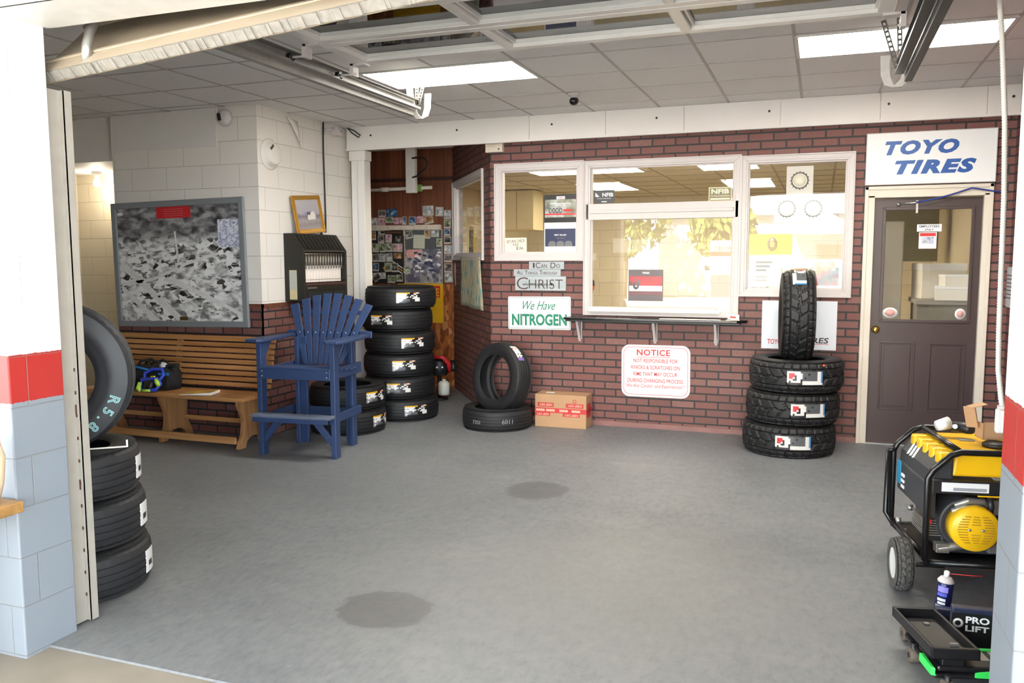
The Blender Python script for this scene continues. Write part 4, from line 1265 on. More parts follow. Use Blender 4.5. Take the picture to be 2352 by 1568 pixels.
# =================================================================== NICHE
NY = 9.42
def niche(px, py):          # position on the panelled wall from its own survey grid
    return px, py
PM = [picture_mat('snap_green', ['2c3325', '5d6b48', '97a37e', 'd3d6c6'], 22),
      picture_mat('snap_dark', ['141416', '3a3a3c', '77706a', 'd8d4cc'], 18),
      picture_mat('snap_grey', ['4d5258', '8b9096', 'c6c8c8', 'e8e6e0'], 20),
      picture_mat('snap_brown', ['4a3020', '7d5a3c', 'a8815a', 'c9ac84'], 16),
      picture_mat('snap_pink', ['6b4652', 'a57a86', 'c9a7ab', 'e4d3cf'], 18),
      picture_mat('snap_blue', ['10182e', '24406b', '4b7a9c', 'c3d0d6'], 18)]
SNAP = mat('snapshot_border', 'b9b4aa', 0.5, var=0.05)
SNAPS = [
    (-5.231, 2.165, 0.105, 0.088, 1, 'dark snapshot with white border above the shelf, second highest at the left'),
    (-5.090, 2.174, 0.149, 0.095, 5, 'dark blue slanted print above the shelf, beside a dark snapshot'),
    (-5.343, 2.060, 0.104, 0.108, 2, 'white bordered snapshot leftmost on the shelf'),
    (-5.235, 2.061, 0.100, 0.104, 4, 'pinkish print on the shelf, second from its left end'),
    (-5.125, 2.081, 0.109, 0.068, 0, 'green and white print on the shelf, third from left'),
    (-5.006, 2.070, 0.121, 0.079, 4, 'magenta print standing in the middle of the shelf'),
    (-4.915, 2.071, 0.056, 0.099, 5, 'narrow white and navy card on the shelf'),
    (-4.805, 2.069, 0.093, 0.099, 5, 'wider white and navy card on the shelf'),
    (-4.698, 2.078, 0.101, 0.086, 4, 'purple toned print near the right end of the shelf'),
    (-4.586, 2.188, 0.149, 0.121, 2, 'large white print topmost above the right end of the shelf'),
    (-4.578, 2.075, 0.122, 0.100, 3, 'tan print hanging below the large white print'),
    (-4.429, 2.173, 0.104, 0.113, 2, 'pale snapshot beside the top of the column of snapshots'),
    (-4.323, 2.135, 0.098, 0.108, 2, 'topmost snapshot of the vertical column at the right'),
    (-4.325, 2.020, 0.092, 0.105, 0, 'second snapshot from the top of the vertical column, white cars on grass'),
    (-4.329, 1.919, 0.082, 0.082, 5, 'blue snapshot, third from the top of the vertical column'),
    (-4.326, 1.824, 0.097, 0.094, 1, 'dark snapshot, fourth from the top of the vertical column'),
    (-4.320, 1.707, 0.104, 0.109, 2, 'tilted snapshot, fifth from the top of the vertical column'),
    (-4.321, 1.599, 0.105, 0.090, 1, 'sixth snapshot from the top of the vertical column'),
    (-4.320, 1.481, 0.106, 0.114, 1, 'seventh snapshot of the vertical column, white figure on black'),
    (-4.315, 1.362, 0.108, 0.110, 2, 'lowest snapshot of the vertical column, pale scene'),
    (-5.375, 1.886, 0.120, 0.105, 3, 'brown paper note at the top left of the pinboard'),
    (-5.235, 1.924, 0.096, 0.042, 2, 'small white slip at the top of the pinboard'),
    (-5.241, 1.844, 0.089, 0.104, 1, 'dark snapshot under the white slip on the pinboard'),
    (-5.133, 1.852, 0.091, 0.104, 4, 'rosy snapshot in the top row of the pinboard'),
    (-4.997, 1.837, 0.081, 0.092, 1, 'dark unbordered print at the right of the pinboard top row'),
    (-5.405, 1.773, 0.065, 0.073, 3, 'brownish print at the left edge of the pinboard, second row'),
    (-5.321, 1.734, 0.090, 0.109, 0, 'greenish snapshot, leftmost bordered one in the pinboard second row'),
    (-5.224, 1.734, 0.087, 0.109, 0, 'greenish snapshot in the middle of the pinboard second row'),
    (-5.129, 1.738, 0.084, 0.108, 0, 'greenish snapshot beside the pink print on the pinboard'),
    (-5.009, 1.735, 0.138, 0.104, 4, 'wide pink print at the right of the pinboard second row'),
    (-5.414, 1.609, 0.079, 0.101, 0, 'greenish snapshot at the left edge of the pinboard third row'),
    (-5.321, 1.609, 0.095, 0.101, 1, 'dark snapshot in the pinboard third row'),
    (-5.223, 1.611, 0.088, 0.105, 2, 'left one of two matching grey snapshots in the pinboard third row'),
    (-5.129, 1.612, 0.087, 0.106, 2, 'right one of two matching grey snapshots in the pinboard third row'),
    (-5.012, 1.633, 0.111, 0.068, 3, 'orange brown card at the right of the pinboard third row'),
    (-5.416, 1.489, 0.079, 0.106, 0, 'green snapshot with a round motif, left in the pinboard fourth row'),
    (-5.326, 1.491, 0.089, 0.101, 5, 'pale blue snapshot, pinboard fourth row'),
    (-5.150, 1.490, 0.094, 0.113, 0, 'yellowish snapshot in the pinboard fourth row'),
    (-5.051, 1.487, 0.091, 0.113, 1, 'dark snapshot with white border at the right of the pinboard fourth row'),
    (-5.314, 1.380, 0.259, 0.081, 2, 'wide pale print in the lowest pinboard row'),
    (-5.308, 1.361, 0.108, 0.077, 1, 'black diamond-turned photo over the wide pale print'),
    (-5.102, 1.341, 0.108, 0.097, 0, 'green snapshot in the lowest pinboard row'),
    (-4.991, 1.353, 0.093, 0.084, 0, 'dull green print at the right of the lowest pinboard row'),
    (-4.850, 1.894, 0.100, 0.095, 1, 'slanted black and white print on the grey board'),
    (-4.708, 1.808, 0.159, 0.170, 2, 'pale handwritten letter on the grey board'),
    (-4.596, 1.896, 0.086, 0.102, 3, 'brown print hanging on the grey board'),
    (-4.489, 1.905, 0.107, 0.082, 2, 'white card at the right of the grey board'),
    (-4.435, 1.795, 0.068, 0.098, 0, 'small greenish snapshot at the lower right of the grey board'),
    (-4.877, 1.456, 0.092, 0.088, 0, 'small pale green snapshot stuck on the aerial colour print'),
]
rs = random.Random(5)
for k, (x, z, a, h, m, lb) in enumerate(SNAPS):
    on_board = 20 <= k < 43
    y = NY - (0.016 if on_board else 0.002) - 0.0022 * (k % 3)
    if k == 40:
        y -= 0.01
    if k in range(43, 48):
        y = NY - 0.014 - 0.002 * (k % 3)
    if k == 48:
        y = NY - 0.024
    name = 'note' if k in (20, 21, 34, 44, 46) else 'photo_print'
    o = MB()
    o.box(-a / 2, a / 2, -h / 2, h / 2, 0, 0.0015, 1 if k in (1, 3, 5, 8, 24, 25, 34, 44) else 0)
    o.box(-a / 2 + 0.007, a / 2 - 0.007, -h / 2 + (0.02 if h > 0.08 else 0.006), h / 2 - 0.007, 0.0015, 0.002, 1)
    ob = o.obj(name, [SNAP, PM[m] if k != 44 else mat('letter_paper', 'b9b8a6', 0.8, var=0.06)], None, loc=(x, y, z), rot=WB)
    tl_ = rs.uniform(-0.05, 0.05)
    if k == 40:
        tl_ = 0.7
    if k in (43, 10):
        tl_ = 0.2
    ob.rotation_euler = (Matrix.Rotation(pi / 2, 4, 'X') @ Matrix.Rotation(tl_, 4, 'Z')).to_euler()
    tag(ob, lb + (' on the panelled wall' if len(lb.split()) < 13 else ''), 'note' if name == 'note' else 'photo', 'pinned photos and notes')

t = thing('pinboard', 'dark pinboard crowded with snapshots behind the tall tire stack', 'pinboard', (-5.20, NY, 1.615), WB)
MB().box(-0.265, 0.265, -0.33, 0.335, 0, 0.010).obj('board', picture_mat('board_dark', ['151513', '23231f', '30312b'], 3), t)
frame_ring(MB(), 0.53, 0.66, 0.012, 0.010, 0.014).obj('frame', mat('dark_frame', '3a3a3a', 0.4, metal=0.4), t)
MB().box(-0.04, 0.25, 0.300, 0.325, 0.012, 0.018).obj('chrome_strip', mat('chrome', 'e8e8ea', 0.1, metal=1.0, var=0), t)
st_ = MB()
for k, yy in enumerate((-0.06, -0.09, -0.12)):
    st_.box(0.06, 0.27, yy, yy + 0.012, 0.0102, 0.0112, k % 2, M=Matrix.Rotation(-0.55, 4, 'Z') @ Matrix.Translation((0.06, 0.07, 0)))
st_.prism([(-0.03, -0.13), (0.01, -0.10), (0.03, -0.13), (0.0, -0.175)], 0.0102, 0.0112, 'z', 1)
st_.obj('printed_stripe', [mat('stripe_white', 'd9d9d6', 0.4), mat('stripe_amber', 'c98a1c', 0.4)], t)

t = thing('notice_board', 'grey notice board with a colour aerial print under the white roll shelf', 'notice board', (-4.655, NY, 1.625), WB)
MB().box(-0.262, 0.262, -0.335, 0.33, 0, 0.008).obj('board', mat('board_grey', '4d5150', 0.5, var=0.1), t)
MB().box(-0.255, 0.25, -0.33, 0.09, 0.008, 0.012).obj('aerial_print', picture_mat('aerial_colour', ['57545f', '7d7a86', '66636e', 'a8a5a6', '8f8a86'], 20, 'voronoi'), t)
pk = MB()
pk.prism(rounded(0.22, 0.10, 0.04), 0.012, 0.0128, 'z', M=Matrix.Translation((-0.125, 0.035, 0)))
pk.obj('pink_cloud', picture_mat('pink_print', ['d8b0a2', 'c98d84', 'e2c3b4'], 30), t)
bl_ = MB()
rr = random.Random(11)
for k in range(26):
    x, y = rr.uniform(-0.12, 0.22), rr.uniform(-0.2, 0.05)
    bl_.box(-0.025, 0.025, -0.012, 0.012, 0.012, 0.0126, k % 2, M=Matrix.Translation((x, y, 0.0001 * k)) @ Matrix.Rotation(rr.uniform(-0.4, 0.2), 4, 'Z'))
bl_.obj('printed_buildings', [mat('print_white2', 'e2e1de', 0.3), mat('print_navy', '33345a', 0.4)], t)
frame_ring(MB(), 0.524, 0.665, 0.008, 0.008, 0.014).obj('frame', mat('pale_frame', 'b9b3a6', 0.4), t)

t = thing('wall_shelf', 'narrow white shelf wrapped in paper over the pinned snapshots', 'shelf', (-4.93, NY, 1.985))
sh = MB()
rr = random.Random(2)
for k in range(6):
    a = -0.53 + 1.06 * k / 6
    sh.box(a, a + 1.06 / 6 - 0.004, -0.062 - 0.006 * rr.random(), 0, -0.028 - 0.008 * rr.random(), 0.025 + 0.006 * rr.random())
sh.obj('shelf_board', mat('yellowed_paper', 'cbbfb0', 0.7, var=0.2, scale=14), t, bevel=0.004)
MB().box(0.02, 0.04, -0.05, -0.045, -0.10, -0.02).obj('hanging_tag', SNAP, t)

t = thing('yellow_sign', 'yellow tin sign with a red panel behind the tall tire stack', 'sign', (-4.71, NY + 0.005, 1.045), WB)
MB().box(-0.315, 0.315, -0.245, 0.245, 0.0, 0.006).obj('panel', mat('sign_yellow', 'dca81c', 0.4, var=0.06), t)
MB().box(-0.25, 0.275, 0.07, 0.215, 0.006, 0.007).obj('red_field', RED, t)
lettering('VE', 0.10, 0.10, mat('sign_yellow', 'dca81c'), t, at=(0.21, 0.135, 0.0072), bold=0.02)

# white post with its hook, pipe with green tape
t = thing('hanging_post', 'white boxed post with a black hook hanging in front of the panelling', 'post', (-4.57, 8.95, 2.37))
MB().box(-0.062, 0.062, -0.03, 0.03, 0, CZ - 2.37).obj('post', mat('white_post', 'dcd8d2', 0.5, var=0.05), t, bevel=0.004)
MB().tube([(0.03, -0.035, 0.40), (0.10, -0.06, 0.40), (0.21, -0.08, 0.39), (0.25, -0.08, 0.33), (0.22, -0.075, 0.27), (0.10, -0.05, 0.19), (0.03, -0.035, 0.175)], 0.011, 8).obj('hook', BLACK, t)
t = thing('wall_pipe', 'pale horizontal pipe with a green tape roll beneath the white post', 'pipe', (-4.80, 9.10, 2.43))
pi_ = MB()
pi_.cyl((-0.62, 0, 0), (0.42, 0, 0.01), 0.020, 14)
pi_.cyl((-0.27, 0, 0.003), (-0.16, 0, 0.004), 0.027, 14)
pi_.obj('pipe', mat('pvc_white', 'cfcac0', 0.4, var=0.1), t)
MB().cyl((0.14, 0, 0.0075), (0.29, 0, 0.009), 0.042, 22).obj('tape_roll', mat('green_tape', '6f9c48', 0.5, var=0.1), t, bevel=0.004)

# worn map on the slanted wall
t = MB()
nx, ny = 12, 10
vs_, fs_ = [], []
for j in range(ny + 1):
    for i in range(nx + 1):
        u, v = i / nx, j / ny
        vs_.append(((u - 0.5) * (1.10 + 0.05 * v) + 0.04 * v, -0.55 * v, 0.020 + 0.012 * math.sin(9 * u + 2 * v) * (0.3 + v)))
for j in range(ny):
    for i in range(nx):
        a = j * (nx + 1) + i
        fs_.append((a, a + nx + 1, a + nx + 2, a + 1))
t.add(vs_, fs_, smooth=True)
mm, nt, b = base('map_print')
mp = nt.nodes.new('ShaderNodeMapping'); mp.inputs['Scale'].default_value = (5, 1.6, 1)
L(nt, coords(nt), mp.inputs['Vector'])
no = N(nt, 'ShaderNodeTexNoise', Scale=4.0, Detail=6.0); L(nt, mp.outputs[0], no.inputs['Vector'])
L(nt, ramp(nt, no.outputs[0], [(0.35, 'cfc6a8'), (0.46, 'b9ab86'), (0.52, 'c6b99a'), (0.58, '6ea3a6'), (0.68, '4f8d97')]).outputs[0], b.inputs['Base Color'])
b.inputs['Roughness'].default_value = 0.8
o = t.obj('paper_map', mm, None, loc=tuple(MA @ Vector((1.12, -0.001, 1.61))), rot=WA)
sd = o.modifiers.new('thick', 'SOLIDIFY'); sd.thickness = 0.002
tag(o, 'curled teal and tan paper map hanging under the slanted wall window', 'map')
o = MB().prism([(0, 0), (0.06, 0.05), (0.10, 0.0), (0.08, -0.12), (0.11, -0.22), (0.05, -0.24), (0.02, -0.14)], 0.001, 0.003, 'z').obj(
    'torn_paper', SNAP, None, loc=tuple(MA @ Vector((0.06, 0, 1.50))), rot=WA)
tag(o, 'torn scrap of paper on the dark slanted brick beside the column of snapshots', 'paper')
# things in the slanted wall's window
t = thing('box_file', 'yellow and black leaning folder inside the slanted wall window', 'folder', tuple(MA @ Vector((0.35, 0.16, 1.62))), (0, 0, ANG))
MB().box(-0.13, 0.13, -0.012, 0.012, 0, 0.36, M=Matrix.Rotation(0.12, 4, 'Y')).obj('folder', mat('folder_yellow', 'c7a53a', 0.5, var=0.15), t)
MB().box(-0.10, 0.10, -0.016, -0.012, 0.03, 0.10, M=Matrix.Rotation(0.12, 4, 'Y')).obj('folder_print', BLACK, t)

# strimmer-like machine behind the tire stack
t = thing('garden_machine', 'red and black motor tool with a white fuel bottle behind the tall tire stack', 'motor tool', (-4.05, 8.55, 0), (0, 0, 0.5))
RG = mat('machine_red', 'b01e22', 0.35, var=0.08)
MB().lathe([(0, 0.28), (0.09, 0.28), (0.11, 0.32), (0.11, 0.42), (0.08, 0.47), (0, 0.48)], 20).obj('motor_housing', BLACK, t)
MB().tube([(-0.06, -0.10, 0.50), (0.04, -0.11, 0.49), (0.10, -0.10, 0.42), (0.12, -0.08, 0.32)], [0.02, 0.028, 0.03, 0.024], 10).obj('red_cover', RG, t)
MB().lathe([(0, 0.06), (0.06, 0.06), (0.065, 0.08), (0.065, 0.19), (0.045, 0.215), (0.02, 0.22), (0.02, 0.24), (0, 0.24)], 20, M=Matrix.Translation((0.05, -0.06, 0))).obj('fuel_bottle', mat('white_bottle', 'd9d8cc', 0.35, var=0.05), t)
MB().tube([(0, 0, 0.30), (0, 0.02, 0.02)], 0.02, 10).obj('stand', BLACK, t)
MB().lathe([(0, 0), (0.10, 0), (0.10, 0.02), (0, 0.02)], 20).obj('foot', BLACK, t)
bt_ = MB()
for q in (-0.03, 0.03):
    bt_.cyl((q, -0.108, 0.38), (q, -0.116, 0.38), 0.011, 10)
bt_.obj('button', WHITE, t)
MB().cyl((0.16, -0.03, 0.33), (0.16, 0.03, 0.43), 0.035, 14).obj('handle_grip', BLACK, t)

# =================================================================== TIRES
RUB = mat('tire_rubber', '1b1b1d', 0.62, var=0.25, scale=18, bump=0.05)
RUBN = mat('new_tire_rubber', '141416', 0.58, var=0.2, scale=20, bump=0.05)

def tire_mesh(Ro, Rb, Wd, style, nth=144):
    """closed tire section swept round z; style 'road' has straight grooves, 'block' has all-terrain blocks"""
    h = Wd / 2
    prof = []           # (r, z, tread 0/1)
    prof += [(Rb + 0.004, -0.80 * h, 0), (Rb, -0.86 * h, 0), (Rb + 0.012, -0.92 * h, 0)]
    sw = Ro - Rb
    prof += [(Rb + 0.20 * sw, -0.965 * h, 0), (Rb + 0.34 * sw, -0.99 * h, 0), (Rb + 0.36 * sw, -1.0 * h, 0), (Rb + 0.55 * sw, -0.995 * h, 0), (Rb + 0.74 * sw, -0.96 * h, 0), (Rb + 0.86 * sw, -0.92 * h, 0)]
    tw = 0.84 * h
    if style == 'road':
        lat = [-1, -0.86]
        for gc in (-0.52, -0.17, 0.17, 0.52):
            lat += [gc - 0.050, gc - 0.042, gc + 0.042, gc + 0.050]
        lat += [0.86, 1]
    else:
        lat = [-1 + 2 * k / 26 for k in range(27)]
    for v in lat:
        prof.append((v, v * tw, 1))
    tail = [(r, -z, t) for r, z, t in prof[:9]][::-1]
    inner = [(Rb + 0.02, 0.74 * h, 0), (Rb + 0.5 * sw, 0.90 * h, 0), (Ro - 0.035, 0.72 * h, 0), (Ro - 0.026, 0.0, 0), (Ro - 0.035, -0.72 * h, 0), (Rb + 0.5 * sw, -0.90 * h, 0), (Rb + 0.02, -0.74 * h, 0)]
    full = prof + tail + inner
    n = len(full)
    vs = []
    cells = 34
    for i in range(nth):
        th = 2 * pi * i / nth
        u = cells * i / nth
        for r, z, t in full:
            if t == 1:
                v = r
                crown = 0.010 * v * v + 0.016 * max(0, abs(v) - 0.8) / 0.2 * max(0, abs(v) - 0.8) / 0.2
                dpt = 0.0
                if style == 'road':
                    for gc in (-0.52, -0.17, 0.17, 0.52):
                        if abs(v - gc) < 0.046:
                            dpt = 0.006
                    if abs(v) > 0.62 and (i % 3 == 0):
                        dpt = 0.004
                else:
                    fr = lambda q: q - math.floor(q)
                    if abs(v) > 0.60:
                        if fr(u * 1.0 + (0.5 if v > 0 else 0) + 0.12 * v) < 0.24:
                            dpt = 0.010
                        if 0.60 < abs(v) < 0.67:
                            dpt = 0.010
                    else:
                        zg = 0.16 * abs(2 * fr(u / 2) - 1) - 0.08
                        if abs(v - zg) < 0.055:
                            dpt = 0.010
                        if v > zg and fr(u / 1.5 + 0.7 * v) < 0.22:
                            dpt = 0.010
                        if v < zg and fr(u / 1.5 - 0.7 * v + 0.4) < 0.22:
                            dpt = 0.010
                r = Ro - crown - dpt
            elif style == 'block' and r > Rb + 0.80 * sw and i % 4 == 0 and abs(z) > 0.9 * h and t == 0:
                r -= 0.006
            vs.append((r * math.cos(th), r * math.sin(th), z + h))
    fs = []
    for i in range(nth):
        j = (i + 1) % nth
        for k in range(n):
            l = (k + 1) % n
            fs.append((i * n + k, j * n + k, j * n + l, i * n + l))
    m = MB()
    m.add(vs, fs, 0, style != 'block')
    return m

LAB = {
    'w': mat('label_white', 'dcdad6', 0.25, var=0.03), 'k': mat('label_black', '1b1b1d', 0.3, var=0.05), 'y': mat('label_yellow', 'e0a81f', 0.3, var=0.05),
    's': mat('label_silver', 'b3b3b6', 0.18, metal=0.6, var=0.25, scale=60), 'r': mat('label_red', 'c2252c', 0.3, var=0.05), 'g': mat('label_grey', '55575b', 0.35, var=0.2, scale=50),
    'b': mat('label_blue', '4a86b8', 0.3, var=0.05), 'p': mat('label_purple', '6a4a9c', 0.3, var=0.05), 'o': mat('label_orange', 'c8763a', 0.3, var=0.1)}
LKEYS = list(LAB)

def tire_label(parent, Ro, rows, arc, z0, z1, th0=0.0, name='paper_label', flipz=False):
    """sticker wrapped on the tread; rows of letters (top row first), one letter per colour cell"""
    m = MB()
    nr, nc = len(rows), len(rows[0])
    rr_ = Ro + 0.0015
    for j in range(nr):
        za = z1 + (z0 - z1) * j / nr
        zb = z1 + (z0 - z1) * (j + 1) / nr
        for i in range(nc):
            ch = rows[j][i]
            if ch == '.':
                continue
            a0 = th0 + (i / nc - 0.5) * arc / Ro
            a1 = th0 + ((i + 1) / nc - 0.5) * arc / Ro
            v = []
            for q in (rr_ - 0.004, rr_):
                v += [(q * math.cos(a0), q * math.sin(a0), zb), (q * math.cos(a1), q * math.sin(a1), zb), (q * math.cos(a1), q * math.sin(a1), za), (q * math.cos(a0), q * math.sin(a0), za)]
            m.add(v, [(0, 3, 2, 1), (4, 5, 6, 7), (0, 1, 5, 4), (1, 2, 6, 5), (2, 3, 7, 6), (3, 0, 4, 7)], LKEYS.index(ch))
    return m.obj(name, [LAB[k] for k in LKEYS], parent)

# road tire labels: yellow title, silver body, black corner with a pale slash and a small code square
ROWS_R = ['yyyyyyyyyykkkoowwo',
          'wwwwwwwwkkkkkwwkkk',
          'swswwwwskkkwwkkwkk',
          'wwwwwwwwwkwkkwwwkk',
          'swwssswskkkkwwwwww',
          'sssssgggggkkkkwwww',
          'swssggggggkkkkwwww',
          'sskkkkkkkkkkkkkkkk']
ROWS_A = ['wwwwwwwgggggggggwwb',
          'wrrrwwwwgggkggggwwb',
          'wrrrkwwwggggggggwwb',
          'wrrwkwwwgkggggggwwb',
          'wwwkkwwkggggggggwwb',
          'wkwwwwwkwwwwwwwwwwb',
          'kkkkkkkkwwwwwwwwwww']

# --- tall stack of six by the niche
RT, RTB, RTW = 0.355, 0.222, 0.222
proto = thing('tire', None, 'tire', (0, 0, 0), group='new road tires')
tire_mesh(RT, RTB, RTW, 'road').obj_sharp('rubber', RUBN, proto)
tire_label(proto, RT, ROWS_R, 0.235, 0.062, 0.162)
ords = ['bottom tire of the tall stack of six beside the niche', 'second tire from the floor in the tall stack of six', 'third tire from the floor in the tall stack of six',
        'fourth tire from the floor in the tall stack of six', 'fifth tire from the floor in the tall stack of six', 'topmost tire of the tall stack of six']
cx, cy = -3.985, 7.50
phi = math.atan2(-cy, -cx)
off = [(0.03, 0.0, 20), (-0.01, 0.0, -2), (-0.015, 0.0, 8), (0.0, 0, 21), (-0.025, 0.0, -27), (0.015, 0.0, 12)]
first = True
def put(x, y, z, ang, label):
    global first
    o = proto if first else copy_tree(proto)
    first = False
    o.location = (x, y, z)
    o.rotation_euler = (0, 0, ang)
    o['label'] = label
    return o
for k, (dx, dy, a) in enumerate(off):
    put(cx + dx, cy + dy, k * RTW, phi + R(a), 'new black labelled ' + ords[k])
# --- two behind the blue chair
put(-4.14, 6.74, 0, math.atan2(-6.74, 4.14) + R(58), 'new black labelled lower tire of the pair behind the blue chair')
put(-4.155, 6.76, RTW, math.atan2(-6.76, 4.155) + R(47), 'new black labelled upper tire of the pair behind the blue chair')

# --- all-terrain stack by the door
RA, RAB, RAW = 0.372, 0.225, 0.262
pa = thing('tire', 'lowest all-terrain tire in the stack left of the brown door', 'tire', (-0.215, 7.24, 0), (0, 0, 0), 'all-terrain tires')
tire_mesh(RA, RAB, RAW, 'block', 204).obj_sharp('rubber', RUBN, pa)
tire_label(pa, RA, ROWS_A, 0.275, 0.080, 0.185)
ph = math.atan2(-7.24, 0.2)
pa.rotation_euler = (0, 0, ph + R(6))
for k, (dx, a, lb) in enumerate(((0.0, 20, 'middle all-terrain tire in the stack left of the brown door'), (0.012, 11, 'top lying all-terrain tire of the stack left of the brown door'))):
    o = copy_tree(pa)
    o.location = (-0.215 + 0.022 * (k + 1), 7.24, RAW * (k + 1))
    o.rotation_euler = (0, 0, ph + R(a))
    o['label'] = lb
o = copy_tree(pa)
o['label'] = 'upright all-terrain tire standing in the stack left of the brown door'
# stands on its tread, sunk a little into the hole below; axle across, top sticker facing the street
Ru = Matrix.Rotation(R(5), 4, 'Z') @ Matrix.Rotation(pi / 2, 4, 'Y') @ Matrix.Rotation(R(180 + 24), 4, 'Z')
o.matrix_world = Matrix.Translation((-0.18, 7.26, 1.126)) @ Ru @ Matrix.Translation((0, 0, -RAW / 2))
dot = MB().lathe([(0, -0.011), (0.008, -0.008), (0.011, 0), (0.008, 0.008), (0, 0.011)], 14)
dot.obj('orange_dot', mat('orange_dot', 'e0502a', 0.4), [x for x in bpy.data.objects if x.get('label') == 'top lying all-terrain tire of the stack left of the brown door'][0],
        loc=((RA - 0.014) * math.cos(0.42), (RA - 0.014) * math.sin(0.42), RAW * 0.875))

# --- worn pair in front of the brick corner
RW, RWB, RWW = 0.335, 0.215, 0.205
pw = thing('tire', 'used tire lying on the floor beside the cardboard box', 'tire', (-2.87, 7.35, 0), (0, 0, 0), 'used tires by the cardboard box')
tire_mesh(RW, RWB, RWW, 'road').obj_sharp('rubber', RUB, pw)
phw = math.atan2(-7.35, 2.87)
CHALK = mat('chalk_mark', '8f8f8f', 0.8, var=0.2)
def ring_letters(parent, body, Rr, zc, h_, th0, m):
    """letters wrapped on the tread"""
    o_ = lettering(body, h_ * 0.62 * len(body), h_, m, parent, 'chalk_writing', ext=0.001)
    for v in o_.data.vertices:
        a_ = th0 + v.co.x / Rr
        v.co = ((Rr + v.co.z) * math.cos(a_), (Rr + v.co.z) * math.sin(a_), zc + v.co.y)
    return o_
ring_letters(pw, '6011', RW + 0.0005, 0.10, 0.042, phw + R(16), CHALK)
ring_letters(pw, '73SI', RW + 0.0005, 0.09, 0.034, phw - R(36), CHALK)
o = thing('tire', 'used tire standing upright on the one beside the cardboard box', 'tire', (0, 0, 0), (0, 0, 0), 'used tires by the cardboard box')
rub = [c_ for c_ in pw.children if c_.name.startswith('rubber')][0].copy()
COL.objects.link(rub)
rub.parent = o
# axle direction: towards the street and to the left
ax = Vector((-0.45, -0.87, 0.12)).normalized()
q = Vector((0, 0, 1)).rotation_difference(ax)
o.matrix_world = Matrix.Translation((-2.835, 7.37, 0.468)) @ q.to_matrix().to_4x4() @ Matrix.Translation((0, 0, -RWW / 2))
# sticker on the upper right of its tread
inv = o.matrix_world.to_3x3().inverted()
d_ = inv @ Vector((0.55, -0.30, 0.75))
tire_label(o, RW - 0.002, ['pppp', 'wwww', 'wkwk', 'kwkw', 'wwww', 'wwww', 'rwww', 'wwwr', 'wrww'][::-1], 0.10, 0.055, 0.115, math.atan2(d_.y, d_.x))
for c_ in o.children:
    if c_.name.startswith('paper_label'):
        # longer the tread than across it
        bpy.data.objects.remove(c_)
m_ = MB()
th0 = math.atan2(d_.y, d_.x)
cells = 'wwrwwwwkwkpp'
for i, ch in enumerate(cells):
    a0 = th0 + (0.5 - i / len(cells)) * 0.19 / RW
    a1 = th0 + (0.5 - (i + 1) / len(cells)) * 0.19 / RW
    for j in range(4):
        cc = ch if ch in 'wp' or (i + j) % 2 else 'w'
        za, zb = 0.085 + 0.07 * j / 4, 0.085 + 0.07 * (j + 1) / 4
        v = []
        for qq in (RW - 0.003, RW + 0.001):
            v += [(qq * math.cos(a0), qq * math.sin(a0), za), (qq * math.cos(a1), qq * math.sin(a1), za), (qq * math.cos(a1), qq * math.sin(a1), zb), (qq * math.cos(a0), qq * math.sin(a0), zb)]
        m_.add(v, [(0, 3, 2, 1), (4, 5, 6, 7), (0, 1, 5, 4), (1, 2, 6, 5), (2, 3, 7, 6), (3, 0, 4, 7)], LKEYS.index(cc))
m_.obj('paper_label', [LAB[k] for k in LKEYS], o, recalc=True)

# --- stack inside the left pier
RL, RLB, RLW = 0.335, 0.20, 0.235
pl = thing('tire', 'bottom worn tire of the stack just inside the left pier', 'tire', (-3.39, 2.995, 0), (0, 0, 0.4), 'worn tires inside the left pier')
tire_mesh(RL, RLB, RLW, 'road').obj_sharp('rubber', RUB, pl)
phl = math.atan2(-2.99, 3.375)
tire_label(pl, RL, ['wwww', 'wwww', 'wkkw', 'wwww'], 0.10, 0.06, 0.17, phl + R(70) - 0.4)
for k, (dx, dy, lb) in enumerate(((-0.022, 0.0, 'middle worn tire of the stack just inside the left pier'), (-0.038, -0.01, 'uppermost lying worn tire of the stack inside the left pier'))):
    o = copy_tree(pl)
    o.location = (-3.39 + dx, 2.995 + dy, RLW * (k + 1))
    o.rotation_euler = (0, 0, 0.4 + R(4 * k))
    o['label'] = lb
# big upright tire on top with raised white letters
RB_, RBB, RBW = 0.366, 0.200, 0.255
o = thing('tire', 'large upright tire with outlined white lettering on top of the left stack', 'tire', (0, 0, 0), (0, 0, 0))
tire_mesh(RB_, RBB, RBW, 'road').obj_sharp('rubber', mat('big_tire_rubber', '232427', 0.5, var=0.15, scale=18, bump=0.05), o)
ax = Vector((math.cos(R(-50)), math.sin(R(-50)), 0.03)).normalized()
q = Vector((0, 0, 1)).rotation_difference(ax)
Mb = Matrix.Translation((-3.45, 2.955, 0.675 + RB_)) @ q.to_matrix().to_4x4() @ Matrix.Translation((0, 0, -RBW / 2))
o.matrix_world = Mb
inv = Mb.to_3x3().inverted()
rt = inv @ Vector((math.sin(R(50)), math.cos(R(50)), 0))
up_ = inv @ Vector((0, 0, 1))
WL_ = mat('raised_white_letter', '9fd0d2', 0.5, var=0.1)
